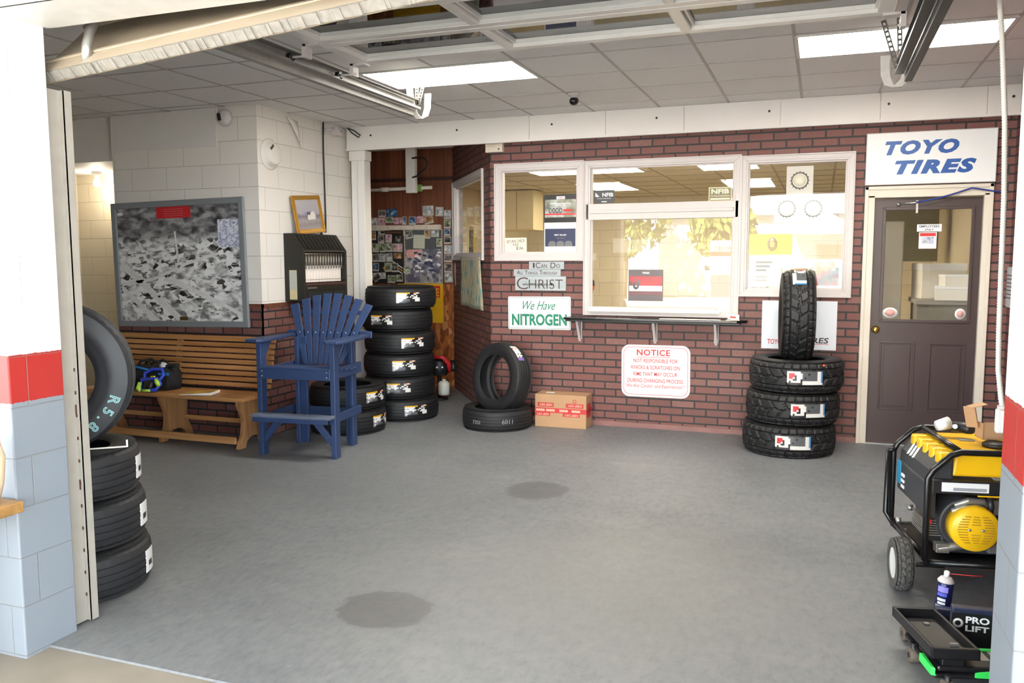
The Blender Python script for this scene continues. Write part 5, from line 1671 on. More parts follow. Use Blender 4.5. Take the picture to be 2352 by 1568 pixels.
for ch, a in (('R', -22), ('5', -34), ('.', -43), ('8', -52), ('0', -68)):
    d_ = (rt * math.cos(R(a)) + up_ * math.sin(R(a)))
    th = math.atan2(d_.y, d_.x)
    sgn = 1 if d_.x * 0 + (rt.x * up_.y - rt.y * up_.x) > 0 else -1
    cu = bpy.data.curves.new('t', 'FONT'); cu.body = ch; cu.size = 0.066; cu.align_x = 'CENTER'; cu.align_y = 'CENTER'; cu.fill_mode = 'NONE'; cu.bevel_depth = 0.0021; cu.resolution_u = 3
    to = bpy.data.objects.new('t', cu); COL.objects.link(to)
    me = bpy.data.meshes.new_from_object(to.evaluated_get(bpy.context.evaluated_depsgraph_get()))
    bpy.data.objects.remove(to); bpy.data.curves.remove(cu)
    me.materials.clear(); me.materials.append(WL_)
    me.name = 'raised_letter'
    lo = bpy.data.objects.new('raised_letter', me); COL.objects.link(lo); lo.parent = o
    rr_ = RBB + 0.60 * (RB_ - RBB)
    lo.location = (rr_ * math.cos(th), rr_ * math.sin(th), RBW * 0.998)
    lo.rotation_euler = (0, 0, th - pi / 2)
t = tag(MB().box(-0.20, 0.16, -0.004, 0.004, 0, 0.006).box(0.152, 0.16, -0.004, 0.004, 0, 0.035).obj('wire_bracket', mat('white_wire', 'dedcd2', 0.4), None, loc=(-3.20, 2.93, 0.709), rot=(0, 0, R(40))),
        'thin white wire bracket lying across the top lying tire by the left pier', 'bracket')

# =================================================================== CARDBOARD BOX
CARD = mat('cardboard', 'b48f6b', 0.8, var=0.08, scale=6)
t = thing('cardboard_box', 'closed cardboard box with red printed tape standing against the brick wall', 'box', (-2.275, 7.57, 0), (0, 0, R(0.5)))
bx = MB().box(-0.252, 0.252, -0.11, 0.11, 0, 0.315)
bx.obj('carton', CARD, t, bevel=0.004)
CR = mat('carton_red', 'bd3a3a', 0.6, var=0.1)
CT = mat('carton_tan_ink', 'dcae96', 0.7, var=0.05)
for k, (a, b_, z0, z1) in enumerate(((-0.225, -0.065, 0.195, 0.235), (0.055, 0.225, 0.195, 0.235), (-0.25, -0.10, 0.107, 0.14), (0.025, 0.19, 0.107, 0.14))):
    p_ = MB().box(a, b_, -0.1115, -0.110, z0, z1).obj('printed_strip', CR, t)
    l_ = lettering('KEEP DRY', (b_ - a) * 0.8, 0.02, CT, t, 'strip_text', bold=0.02)
    for v in l_.data.vertices:
        v.co = (v.co.x * -1 + (a + b_) / 2, -0.1118 - v.co.z, -v.co.y + (z0 + z1) / 2)
tp = MB()
tp.box(-0.253, 0.253, -0.1112, -0.110, 0.14, 0.185)
tp.box(0.2515, 0.2532, -0.110, 0.110, 0.14, 0.185)
tp.box(0.2515, 0.2532, -0.09, 0.05, 0.10, 0.235)
tp.obj('red_tape', mat('tape_red', 'c42f35', 0.4, var=0.1), t)
tw_ = MB()
for a in (-0.24, -0.14, -0.01, 0.11):
    tw_.box(a, a + 0.085, -0.1118, -0.1112, 0.152, 0.174)
tw_.obj('tape_print', CT, t)
MB().lathe([(0.012, 0), (0.018, 0), (0.018, 0.0012), (0.012, 0.0012)], 24, M=Matrix.Translation((0.14, -0.110, 0.258)) @ Matrix.Rotation(pi / 2, 4, 'X')).obj('printed_stamp', CR, t)
MB().box(-0.17, -0.09, -0.03, 0.02, 0.315, 0.3165).obj('white_slip', WHITE, t)

# =================================================================== WOODEN BENCH
OAK = wood_mat('honey_wood', '9a6738', 'c7935f', 0, rough=0.42)
OAKL = wood_mat('honey_wood_upright', '8d603c', 'b98a5c', 2, rough=0.45)
t = thing('wooden_bench', 'slatted honey-coloured wooden bench against the brick and white wall', 'bench', (-5.37, 5.86, 0))
for k in range(9):
    z = 0.475 + 0.049 * k
    y = 0.135 + 0.09 * (k / 8)
    MB().box(-0.90, 0.91, y, y + 0.018, z, z + (0.037 if k < 8 else 0.045), M=Matrix.Rotation(0, 4, 'X')).obj('back_slat', OAK, t, bevel=0.004)
for x in (-0.84, -0.15, 0.80):
    MB().prism([(0.155, 0.40), (0.195, 0.40), (0.275, 0.905), (0.245, 0.905)], x - 0.025, x + 0.025, 'x').obj('back_post', OAKL, t, bevel=0.003)
st_ = MB()
st_.box(-0.92, 0.875, -0.20, -0.02, 0.405, 0.44)
st_.box(-0.92, 0.875, -0.012, 0.155, 0.408, 0.443)
st_.obj('seat', OAK, t, bevel=0.005)
for x in (-0.80, -0.03, 0.80):
    lg = MB()
    outl = [(-0.18, 0.0), (-0.10, 0.0), (-0.08, 0.055), (-0.03, 0.085), (0.06, 0.085), (0.11, 0.055), (0.13, 0.0), (0.215, 0.0),
            (0.20, 0.06), (0.16, 0.14), (0.145, 0.22), (0.155, 0.32), (0.19, 0.405), (-0.17, 0.405), (-0.165, 0.36), (-0.13, 0.30), (-0.105, 0.22), (-0.12, 0.12), (-0.16, 0.06)]
    lg.prism(outl, x - 0.022, x + 0.022, 'x')
    lg.obj('leg', OAKL, t, bevel=0.004)
MB().box(-0.92, 0.79, -0.20, -0.175, 0.045, 0.105).obj('foot_rail', OAK, t, bevel=0.004)
MB().box(-0.9, 0.80, 0.10, 0.12, 0.16, 0.20).obj('rear_rail', OAK, t, bevel=0.004)

# tool bag with the blue and lime gadget and a magazine on the bench
t = thing('tool_bag', 'open black cloth bag with loop handles on the wooden bench', 'bag', (-5.62, 5.865, 0.445), (0, 0, 0.06))
CL = mat('black_cloth', '17181b', 0.85, var=0.2, scale=40, bump=0.2)
bg_ = MB()
ring = []
for j, (zz, sx, sy) in enumerate(((0, 0.25, 0.10), (0.06, 0.27, 0.115), (0.14, 0.265, 0.11), (0.19, 0.235, 0.085), (0.205, 0.20, 0.06))):
    for i in range(28):
        a = 2 * pi * i / 28
        cx_, sy_ = math.cos(a), math.sin(a)
        e = 0.55
        wob = 1 + 0.04 * math.sin(5 * a + 2 * j)
        ring.append((sx * wob * math.copysign(abs(cx_) ** e, cx_), sy * wob * math.copysign(abs(sy_) ** e, sy_), zz))
fs_ = []
for j in range(4):
    for i in range(28):
        fs_.append((j * 28 + i, j * 28 + (i + 1) % 28, (j + 1) * 28 + (i + 1) % 28, (j + 1) * 28 + i))
fs_.append(tuple(range(28))[::-1])
fs_.append(tuple(4 * 28 + i for i in range(28)))
bg_.add(ring, fs_, smooth=True)
bg_.obj('bag_body', CL, t)
for yy in (-0.045, 0.045):
    MB().tube([(-0.12, yy, 0.195), (-0.09, yy, 0.245), (-0.04, yy * 0.7, 0.255), (0.02, yy * 0.7, 0.225), (0.07, yy, 0.25), (0.12, yy, 0.235), (0.14, yy, 0.195)], 0.011, 8).obj('handle', CL, t)
MB().tube([(-0.20, -0.075, 0.198), (-0.09, -0.09, 0.195), (0.04, -0.09, 0.175)], 0.009, 6).obj('blue_zip', mat('bright_blue', '1f74b8', 0.5), t)
MB().box(0.15, 0.255, -0.118, -0.10, 0.135, 0.16).obj('blue_strap', mat('bright_blue', '1f74b8', 0.5), t, bevel=0.004)
MB().box(0.14, 0.25, -0.122, -0.10, 0.02, 0.12).obj('side_pocket', CL, t, bevel=0.01)
MB().tube([(0.13, -0.02, 0.19), (0.22, -0.04, 0.215), (0.32, -0.05, 0.225)], [0.02, 0.02, 0.016], 8).obj('tool_grip', BLACK, t)
MB().lathe([(0, 0), (0.04, 0.01), (0.035, 0.04), (0, 0.06)], 14, M=Matrix.Translation((0.13, -0.03, 0.19)) @ Matrix.Rotation(0.8, 4, 'Y')).obj('white_cloth', mat('rag_white', 'c5c6c8', 0.9, var=0.1), t)
t = thing('sports_guard', 'blue and lime plastic guard lying against the black bag on the bench', 'gadget', (-5.47, 5.685, 0.445), (0, 0, 0.1))
BL2 = mat('violet_blue_plastic', '2f49c4', 0.35, var=0.08)
LM = mat('lime_plastic', 'b6e24a', 0.4, var=0.08)
Mt = Matrix.Rotation(-0.45, 4, 'X')
MB().tube([(-0.11, 0, 0.10), (-0.12, 0.0, 0.17), (-0.05, 0.0, 0.205), (0.045, 0.0, 0.205), (0.075, 0, 0.16), (0.05, 0, 0.105), (-0.04, 0, 0.085)], 0.015, 8, M=Mt, closed=True).obj('upper_loop', BL2, t)
MB().tube([(-0.09, -0.01, 0.085), (-0.085, -0.04, 0.0), (-0.02, -0.05, -0.005), (0.07, -0.04, 0.0), (0.10, -0.01, 0.05), (0.06, 0, 0.09)], 0.017, 8, M=Matrix.Translation((0, 0, 0.025)), closed=True).obj('lower_loop', BL2, t)
MB().tube([(-0.095, -0.03, 0.08), (-0.09, -0.06, 0.035), (-0.065, -0.07, 0.02)], [0.016, 0.022, 0.014], 8).obj('lime_pad', LM, t)
MB().tube([(0.06, -0.02, 0.115), (0.085, -0.035, 0.085), (0.10, -0.035, 0.055)], [0.014, 0.02, 0.014], 8).obj('lime_pad', LM, t)
MB().tube([(-0.04, -0.065, 0.018), (0.03, -0.065, 0.02)], 0.012, 8).obj('lime_pad', LM, t)
MB().lathe([(0, 0), (0.045, 0.0), (0.045, 0.02), (0, 0.025)], 16, M=Matrix.Translation((0.0, -0.03, 0.06)) @ Matrix.Rotation(1.1, 4, 'X')).obj('black_core', BLACK, t)
MB().box(-0.02, 0.015, -0.075, -0.055, 0.118, 0.135, M=Matrix.Translation((0, 0.09, 0.0))).obj('yellow_tab', mat('yellow_tab', 'e9e22f', 0.4), t)
t = thing('white_packet', 'crumpled white packet beside the black bag on the bench', 'packet', (-5.78, 5.71, 0.445), (0, 0, 0.2))
MB().prism([(-0.06, 0), (0.06, 0), (0.065, 0.05), (0.03, 0.09), (-0.04, 0.08), (-0.065, 0.04)], -0.03, 0.03, 'y').obj('packet', mat('packet_white', 'c3c8d0', 0.5, var=0.06), t, bevel=0.012)
MB().box(-0.05, 0.05, -0.034, -0.03, 0.06, 0.075).obj('blue_print', mat('bright_blue', '1f74b8', 0.5), t)
t = thing('magazine', 'yellow and white magazine lying on the wooden bench seat', 'magazine', (-4.99, 5.745, 0.445), (0, 0, 0.25))
mg = MB()
mg.add([(-0.15, -0.09, 0), (0.13, -0.09, 0.0), (0.13, 0.09, 0), (-0.15, 0.09, 0), (-0.15, -0.09, 0.003), (0.13, -0.09, 0.022), (0.13, 0.09, 0.022), (-0.15, 0.09, 0.003)],
       [(0, 3, 2, 1), (4, 5, 6, 7), (0, 1, 5, 4), (1, 2, 6, 5), (2, 3, 7, 6), (3, 0, 4, 7)])
mg.obj('pages', PAPER, t)
mg2 = MB()
mg2.add([(-0.15, -0.09, 0.0035), (0.13, -0.09, 0.0225), (0.13, 0.09, 0.0225), (-0.15, 0.09, 0.0035), (-0.15, -0.09, 0.005), (0.13, -0.09, 0.024), (0.13, 0.09, 0.024), (-0.15, 0.09, 0.005)],
        [(0, 3, 2, 1), (4, 5, 6, 7), (0, 1, 5, 4), (1, 2, 6, 5), (2, 3, 7, 6), (3, 0, 4, 7)])
mg2.obj('cover', picture_mat('magazine_cover', ['d8ae2c', 'c79a3a', '8a7b6a'], 9), t)

# =================================================================== BLUE BAR CHAIR
NB = mat('navy_paint', '2c3e62', 0.42, var=0.14, scale=9, bump=0.06)
NBW = mat('navy_paint_worn', '5d6678', 0.6, var=0.25, scale=14)
BOLT = mat('bolt_silver', 'b9bcc2', 0.3, metal=0.8, var=0.05)
t = thing('bar_chair', 'tall navy blue wooden lounge chair with fan back and footrest', 'chair', (-3.965, 5.90, 0), (0, 0, R(6.0)))
for s_ in (-1, 1):
    lg = MB()
    lg.box(s_ * 0.345, s_ * 0.303, -0.285, -0.200, 0, 0.925)
    lg.obj('front_leg', NB, t, bevel=0.004)
    lg = MB()
    lg.box(s_ * 0.270, s_ * 0.180, 0.245, 0.28, 0, 0.93)
    lg.box(s_ * 0.270, s_ * 0.235, 0.20, 0.245, 0, 0.93)
    lg.obj('rear_leg', NB, t, bevel=0.004)
    ar = MB()
    ar.prism([(s_ * 0.43, -0.30), (s_ * 0.40, -0.345), (s_ * 0.30, -0.35), (s_ * 0.265, -0.31), (s_ * 0.275, -0.05), (s_ * 0.30, 0.30), (s_ * 0.39, 0.30), (s_ * 0.43, 0.0)], 0.93, 0.955, 'z')
    ar.obj('armrest', NB, t, bevel=0.006)
    MB().prism([(-0.225, 0.925), (-0.10, 0.925), (-0.20, 0.80), (-0.225, 0.80)], s_ * 0.338, s_ * 0.310, 'x').obj('arm_bracket', NB, t, bevel=0.003)
    MB().box(s_ * 0.31, s_ * 0.28, -0.25, 0.30, 0.63, 0.72).obj('side_rail', NB, t, bevel=0.004)
    MB().box(s_ * 0.305, s_ * 0.28, -0.27, 0.30, 0.275, 0.345).obj('side_stretcher', NB, t, bevel=0.004)
    bcx = MB()
    bcx.prism([(s_ * 0.303, 0.09), (s_ * 0.303, 0.17), (s_ * 0.17, 0.33), (s_ * 0.09, 0.33)], -0.275, -0.250, 'y')
    bcx.obj('foot_brace', NB, t, bevel=0.004)
MB().box(-0.315, 0.315, -0.305, -0.285, 0.635, 0.722).obj('front_apron', NB, t, bevel=0.004)
for k in range(5):
    y = -0.31 + 0.098 * k
    z = 0.735 - 0.010 * k
    MB().box(-0.325, 0.325, y, y + 0.09, z - 0.02, z).obj('seat_slat', NB, t, bevel=0.005)
fs2 = MB().box(-0.345, 0.345, -0.40, -0.285, 0.335, 0.358)
fs2.obj('footrest', NBW, t, bevel=0.005)
MB().box(-0.33, 0.33, -0.398, -0.38, 0.30, 0.335).obj('footrest_apron', NB, t, bevel=0.003)
MB().box(-0.27, 0.27, 0.28, 0.30, 0.235, 0.315).obj('rear_stretcher', NB, t, bevel=0.004)
MB().box(-0.40, 0.40, 0.318, 0.342, 0.90, 0.96, M=Matrix.Translation((0, 0.0, 0.02))).obj('back_rail', NB, t, bevel=0.004)
MB().box(-0.29, 0.29, 0.372, 0.395, 1.115, 1.15).obj('upper_back_rail', NB, t, bevel=0.004)
for k in range(8):
    u = (k - 3.5) / 3.5
    xb, xt = 0.155 * u, 0.355 * u
    zb, zt = 0.70, 1.30 - 0.085 * u * u
    wb_, wt_ = 0.020, 0.038
    yb, yt = 0.18, 0.415
    Fq = lambda x, z: (x, yb + (yt - yb) * (z - zb) / 0.60, z)
    v = []
    tilt_ = 0.02 * (-u)
    for dy in (0, 0.018):
        for (x, z) in ((xb - wb_, zb), (xb + wb_, zb), (xt + wt_, zt - tilt_ * -1 if u > 0 else zt), (xt - wt_, zt if u > 0 else zt - tilt_)):
            p_ = Fq(x, z)
            v.append((p_[0], p_[1] + dy, p_[2]))
    sl_m = MB().add(v, [(0, 1, 2, 3), (4, 7, 6, 5), (0, 4, 5, 1), (1, 5, 6, 2), (2, 6, 7, 3), (3, 7, 4, 0)])
    so = sl_m.obj('back_slat', NB, t, bevel=0.004, recalc=True)
    zz = 0.965
    f_ = (zz - zb) / (zt - zb)
    xx = xb + (xt - xb) * f_
    p_ = Fq(xx, zz)
    MB().lathe([(0, 0), (0.007, 0), (0.006, 0.004), (0, 0.005)], 10, M=Matrix.Translation((p_[0], p_[1] - 0.001, p_[2])) @ Matrix.Rotation(pi / 2, 4, 'X')).obj('bolt', BOLT, so)
for s_ in (-1, 1):
    for zz in (0.66, 0.70):
        MB().lathe([(0, 0), (0.006, 0), (0.005, 0.003), (0, 0.004)], 10, M=Matrix.Translation((s_ * 0.285, -0.305, zz)) @ Matrix.Rotation(pi / 2, 4, 'X')).obj('bolt', BOLT, t)

# =================================================================== GENERATOR
YEL = mat('generator_yellow', 'f0bd18', 0.32, var=0.05)
GB = mat('generator_black_tube', '121214', 0.28, var=0.1)
GD = mat('generator_dark_plastic', '35373b', 0.5, var=0.12, scale=30)
GM = mat('engine_aluminium', '9a9893', 0.4, metal=0.7, var=0.25, scale=25)
t = thing('generator', 'yellow and black portable generator on wheels in front of the brown door', 'generator', (0.505, 4.30, 0.0), (0, 0, R(10)))
W_, Dp = 0.70, 0.60
fr = MB()
r0 = 0.0155
for y in (0.0, Dp):
    fr.tube([(0.02, y, 0.15), (0.0, y, 0.17), (0, y, 0.56), (0.02, y, 0.60), (0.10, y, 0.675), (0.14, y, 0.69), (W_ - 0.14, y, 0.69), (W_ - 0.10, y, 0.675), (W_ - 0.02, y, 0.60), (W_, y, 0.56), (W_, y, 0.17), (W_ - 0.02, y, 0.15)], r0, 10)
    fr.tube([(0.0, y, 0.15), (W_, y, 0.15)], r0, 10)
for x, z in ((0.14, 0.69), (W_ - 0.14, 0.69), (0.0, 0.18), (W_, 0.18)):
    fr.tube([(x, 0, z), (x, Dp, z)], r0 * 0.95, 10)
fr.tube([(-0.03, Dp - 0.02, 0.56), (-0.035, Dp - 0.02, 0.22), (0.0, Dp - 0.06, 0.16), (0.02, Dp - 0.14, 0.15)], r0 * 0.9, 8)
fr.tube([(-0.03, Dp - 0.02, 0.56), (0.0, Dp - 0.02, 0.57)], r0 * 0.9, 8)
fr.box(0.0, W_, 0.0, Dp, 0.145, 0.155)
fr.obj('tube_frame', GB, t)
tk = MB()
tk.prism([(0.115, 0.565), (0.635, 0.565), (0.645, 0.60), (0.635, 0.655), (0.61, 0.675), (0.15, 0.675), (0.125, 0.655)], 0.035, Dp - 0.05, 'y')
tk.obj('fuel_tank', YEL, t, bevel=0.012)
rb_ = MB()
for k in range(5):
    y = 0.06 + 0.10 * k
    rb_.box(0.06, 0.16, y, y + 0.062, 0.60, 0.672, M=Matrix.Translation((0, 0, 0)))
rb_.obj('tank_rib', YEL, t, bevel=0.012)
ep = MB()
ep.prism([(0.02, 0.50), (0.12, 0.50), (0.12, 0.665), (0.085, 0.655), (0.03, 0.58)], 0.03, Dp - 0.03, 'y')
ep.prism([(0.015, 0.36), (0.05, 0.36), (0.05, 0.52), (0.015, 0.52)], 0.03, Dp - 0.03, 'y')
ep.obj('end_panel', GD, t, bevel=0.01)
lgm = MB()
for k in range(3):
    Mk = Matrix.Translation((0.045, 0.36 + 0.045 * k, 0.602 - 0.0 * k)) @ Matrix.Rotation(-0.92, 4, 'Y') @ Matrix.Rotation(0.35, 4, 'Z')
    lgm.box(-0.032, 0.032, -0.010, 0.010, -0.002, 0.002, M=Mk)
lgm.obj('white_emblem', WHITE, t)
MB().box(0.010, 0.0145, Dp - 0.10, Dp - 0.04, 0.40, 0.52).obj('blue_sticker', mat('teal_sticker', '2f8ab0', 0.4), t)
em2 = MB()
for k in range(3):
    em2.box(0.010, 0.0145, Dp - 0.17, Dp - 0.12, 0.39 + 0.03 * k, 0.405 + 0.03 * k)
em2.obj('white_marking', WHITE, t)
cb = MB()
cb.box(0.02, W_ - 0.02, -0.005, 0.03, 0.49, 0.555)
cb.obj('front_band', BLACK, t, bevel=0.004)
MB().box(0.06, 0.265, -0.008, -0.005, 0.502, 0.545).obj('warning_sticker', WHITE, t)
MB().box(0.11, 0.255, -0.0095, -0.008, 0.507, 0.522).obj('sticker_print', mat('sticker_grey', '9a9ea3', 0.5), t)
MB().box(0.22, W_ - 0.02, -0.006, 0.0, 0.482, 0.488).obj('yellow_edge', YEL, t)
# engine
en = MB()
en.box(0.10, 0.46, 0.10, 0.44, 0.17, 0.33)
en.box(0.16, 0.42, 0.16, 0.40, 0.33, 0.48)
en.cyl((0.20, 0.06, 0.33), (0.20, 0.46, 0.33), 0.125, 28)
en.obj('engine_block', GD, t, bevel=0.01)
eg = MB()
for k in range(7):
    eg.box(0.02, 0.13, 0.10, 0.3, 0.25 + 0.012 * k, 0.256 + 0.012 * k)
eg.cyl((0.07, 0.05, 0.205), (0.30, 0.05, 0.255), 0.022, 12)
eg.box(0.06, 0.12, 0.03, 0.08, 0.19, 0.235)
eg.box(0.29, 0.36, 0.03, 0.08, 0.20, 0.25)
eg.tube([(0.13, 0.02, 0.43), (0.18, 0.0, 0.46), (0.25, 0.01, 0.455), (0.27, 0.03, 0.43)], 0.016, 10)
eg.tube([(0.12, 0.02, 0.40), (0.17, 0.0, 0.43), (0.24, 0.0, 0.425)], 0.018, 10)
eg.box(0.30, 0.38, 0.02, 0.10, 0.39, 0.46)
eg.obj('engine_casting', GM, t, bevel=0.004)
MB().tube([(0.27, -0.01, 0.48), (0.275, -0.02, 0.44), (0.27, 0.0, 0.40)], 0.014, 8).obj('fuel_hose', BLACK, t)
rc = MB()
Mr = Matrix.Translation((0.205, -0.045, 0.335)) @ Matrix.Rotation(pi / 2, 4, 'X')
rc.lathe([(0.0, 0.0), (0.103, 0.0), (0.108, -0.02), (0.110, -0.085), (0.0, -0.085)], 44, M=Mr)
rc.lathe([(0.103, 0.0), (0.100, 0.004), (0.0, 0.004)], 44, M=Mr)
rc.obj('recoil_starter', YEL, t)
sl3 = MB()
for k in range(11):
    yy = -0.062 + 0.0124 * k
    hw = math.sqrt(max(0, 0.080 ** 2 - yy * yy))
    for a, b_ in ((-hw, -hw * 0.45), (-hw * 0.25, hw * 0.25), (hw * 0.45, hw)):
        if abs(yy) > 0.018 or abs(a + b_) > 0.02:
            sl3.box(a, b_, yy - 0.0022, yy + 0.0022, 0.003, 0.0052, M=Mr)
sl3.obj('vent_slot', mat('slot_ochre', 'a97f12', 0.6), t)
bl3 = MB()
for x in (-0.03, 0.028):
    bl3.lathe([(0, 0.004), (0.007, 0.004), (0.006, 0.010), (0, 0.011)], 10, M=Mr @ Matrix.Translation((x, 0.0, 0)))
bl3.obj('starter_bolt', BOLT, t)
# tank top fittings
MB().lathe([(0, 0.675), (0.062, 0.675), (0.062, 0.692), (0.05, 0.70), (0, 0.702)], 26, M=Matrix.Translation((0.37, 0.22, 0))).obj('fuel_cap', BLACK, t)
MB().box(0.32, 0.43, 0.07, 0.11, 0.674, 0.684).obj('fuel_gauge', BLACK, t, bevel=0.004)
MB().box(0.24, 0.31, 0.33, 0.37, 0.674, 0.682).obj('valve', STEEL, t, bevel=0.003)
MB().box(0.50, 0.60, 0.10, 0.45, 0.6745, 0.6765).obj('tank_sticker', mat('sticker_grey', '9a9ea3', 0.5), t)
# wheel with white hub, front left
wh = tire_mesh(0.128, 0.072, 0.085, 'block', 90)
Mw = Matrix.Translation((-0.095, 0.03, 0.128)) @ Matrix.Rotation(R(-3), 4, 'Z') @ Matrix.Rotation(pi / 2, 4, 'Y') @ Matrix.Translation((0, 0, -0.0425))
for wy, nm in ((0.03, 'wheel'),):
    Mk = Matrix.Translation((0, wy - 0.03, 0)) @ Mw
    wo = MB().add(wh.v, wh.f, M=Mk).obj(nm, mat('wheel_rubber', '4c4a47', 0.75, var=0.2, scale=30), t)
    MB().lathe([(0, 0.012), (0.03, 0.012), (0.06, 0.006), (0.074, 0.004), (0.074, 0.08), (0, 0.08)], 28, M=Mk).obj('wheel_hub', mat('hub_white', 'd6d5d2', 0.45, var=0.04), wo)
    if wy > 0.1:
        break
axl = MB().cyl((-0.09, 0.03, 0.128), (0.10, 0.03, 0.128), 0.012, 10)
axl.obj('axle', BLACK, t)
mp_ = MB()
for x, z in ((-0.005, 0.23), (0.03, 0.17), (0.05, 0.30)):
    mp_.lathe([(0, 0), (0.018, 0), (0.014, 0.02), (0, 0.025)], 12, M=Matrix.Translation((x, Dp - 0.2, z)) @ Matrix.Rotation(-pi / 2, 4, 'Y'))
mp_.obj('outlet_fitting', STEEL, t)
MB().box(0.02, 0.05, 0.08, 0.12, 0.315, 0.335).obj('red_switch', RED, t)
MB().box(W_ - 0.12, W_ - 0.06, 0.0, 0.04, 0.0, 0.15).obj('rubber_foot', BLACK, t)

# torn carton, cup and cap lying on the generator's tank
Rg = Matrix.Translation((0.505, 4.30, 0.0)) @ Matrix.Rotation(R(10), 4, 'Z')
t = thing('torn_carton', 'small torn cardboard carton standing open on the yellow generator tank', 'carton', tuple(Rg @ Vector((0.365, 0.30, 0.7025))), (0, 0, 0.25))
tc_ = MB()
tc_.box(-0.05, 0.055, -0.045, -0.041, 0, 0.085)
tc_.box(-0.05, 0.055, 0.041, 0.045, 0, 0.07)
tc_.box(-0.05, -0.046, -0.045, 0.045, 0, 0.08)
tc_.box(0.051, 0.055, -0.045, 0.045, 0, 0.085)
tc_.box(-0.05, 0.055, -0.045, 0.045, 0, 0.003)
tc_.obj('carton_walls', CARD, t)
tf = MB()
tf.box(-0.004, 0.004, -0.035, 0.03, 0, 0.105, M=Matrix.Translation((-0.075, 0.02, 0.05)) @ Matrix.Rotation(-0.2, 4, 'Y') @ Matrix.Rotation(0.5, 4, 'Z'))
tf.obj('torn_flap', CARD, t)
tf = MB()
tf.box(-0.0, 0.075, -0.035, 0.03, 0.0, 0.004, M=Matrix.Translation((-0.095, 0.02, 0.15)) @ Matrix.Rotation(-0.25, 4, 'Y'))
tf.obj('torn_flap', CARD, t)
tf = MB()
tf.prism([(0, -0.04), (0.10, -0.03), (0.06, 0.0), (0.08, 0.04), (0, 0.04)], 0, 0.004, 'z', M=Matrix.Translation((0.05, 0, 0.085)) @ Matrix.Rotation(-0.15, 4, 'Y'))
tf.obj('torn_flap', CARD, t)
t = thing('white_cup', 'small white cup lying on the generator tank beside the torn carton', 'cup', tuple(Rg @ Vector((0.185, 0.43, 0.705))), (0, 0, 0.4))
MB().lathe([(0, -0.03), (0.026, -0.03), (0.034, 0.035), (0.030, 0.035), (0.022, -0.02), (0, -0.02)], 20, M=Matrix.Translation((0, 0, 0.034)) @ Matrix.Rotation(1.35, 4, 'Y')).obj('cup', WHITE, t)
t = thing('black_fitting', 'black plastic fitting lying on the generator tank between cup and carton', 'fitting', tuple(Rg @ Vector((0.27, 0.42, 0.700))), (0, 0, -0.3))
MB().tube([(-0.04, 0, 0.03), (0.03, 0, 0.028), (0.055, -0.03, 0.025)], [0.026, 0.03, 0.02], 12).obj('fitting', BLACK, t)
MB().cyl((-0.02, -0.028, 0.035), (-0.02, -0.036, 0.037), 0.012, 12).obj('silver_cap', STEEL, t)

# =================================================================== SPRAY CAN, TRAY AND JACK
t = thing('spray_can', 'dark blue spray can with white cap and red straw on the floor by the generator', 'spray can', (0.545, 3.985, 0.0), (0, R(4), 0))
MB().lathe([(0, 0), (0.031, 0), (0.033, 0.004), (0.033, 0.172), (0.031, 0.178), (0.022, 0.19), (0, 0.19)], 28).obj('can_body', mat('can_blue', '1c2455', 0.25, metal=0.3, var=0.05), t)
MB().lathe([(0.013, 0.186), (0.033, 0.180), (0.034, 0.186), (0.022, 0.202), (0.012, 0.206), (0, 0.206)], 28).obj('can_top', TRIMW, t)
MB().lathe([(0, 0.206), (0.011, 0.206), (0.012, 0.226), (0.008, 0.23), (0, 0.23)], 16).obj('spray_nozzle', WHITE, t)
MB().tube([(0.01, 0, 0.219), (0.10, 0.01, 0.224), (0.14, 0.012, 0.23)], 0.0016, 6).obj('straw', mat('straw_red', 'd3262a', 0.4), t)
lb_ = MB()
for (z0, z1, mi, a0, a1) in ((0.140, 0.165, 2, -150, -75), (0.122, 0.136, 1, -150, -80), (0.100, 0.112, 0, -145, -85), (0.085, 0.095, 0, -140, -85), (0.035, 0.08, 3, -160, -100), (0.0, 0.045, 3, -100, -70)):
    for q in range(8):
        t0, t1 = R(a0 + (a1 - a0) * q / 8), R(a0 + (a1 - a0) * (q + 1) / 8)
        v = []
        for rr_ in (0.0325, 0.0338):
            v += [(rr_ * math.cos(t0), rr_ * math.sin(t0), z0), (rr_ * math.cos(t1), rr_ * math.sin(t1), z0), (rr_ * math.cos(t1), rr_ * math.sin(t1), z1), (rr_ * math.cos(t0), rr_ * math.sin(t0), z1)]
        lb_.add(v, [(0, 3, 2, 1), (4, 5, 6, 7), (0, 1, 5, 4), (1, 2, 6, 5), (2, 3, 7, 6), (3, 0, 4, 7)], mi)
lb_.obj('can_label', [WHITE, mat('can_violet', '5b62c9', 0.3), mat('can_lilac', '8e86e0', 0.3), mat('can_silver', 'a9acb4', 0.3, metal=0.5)], t)

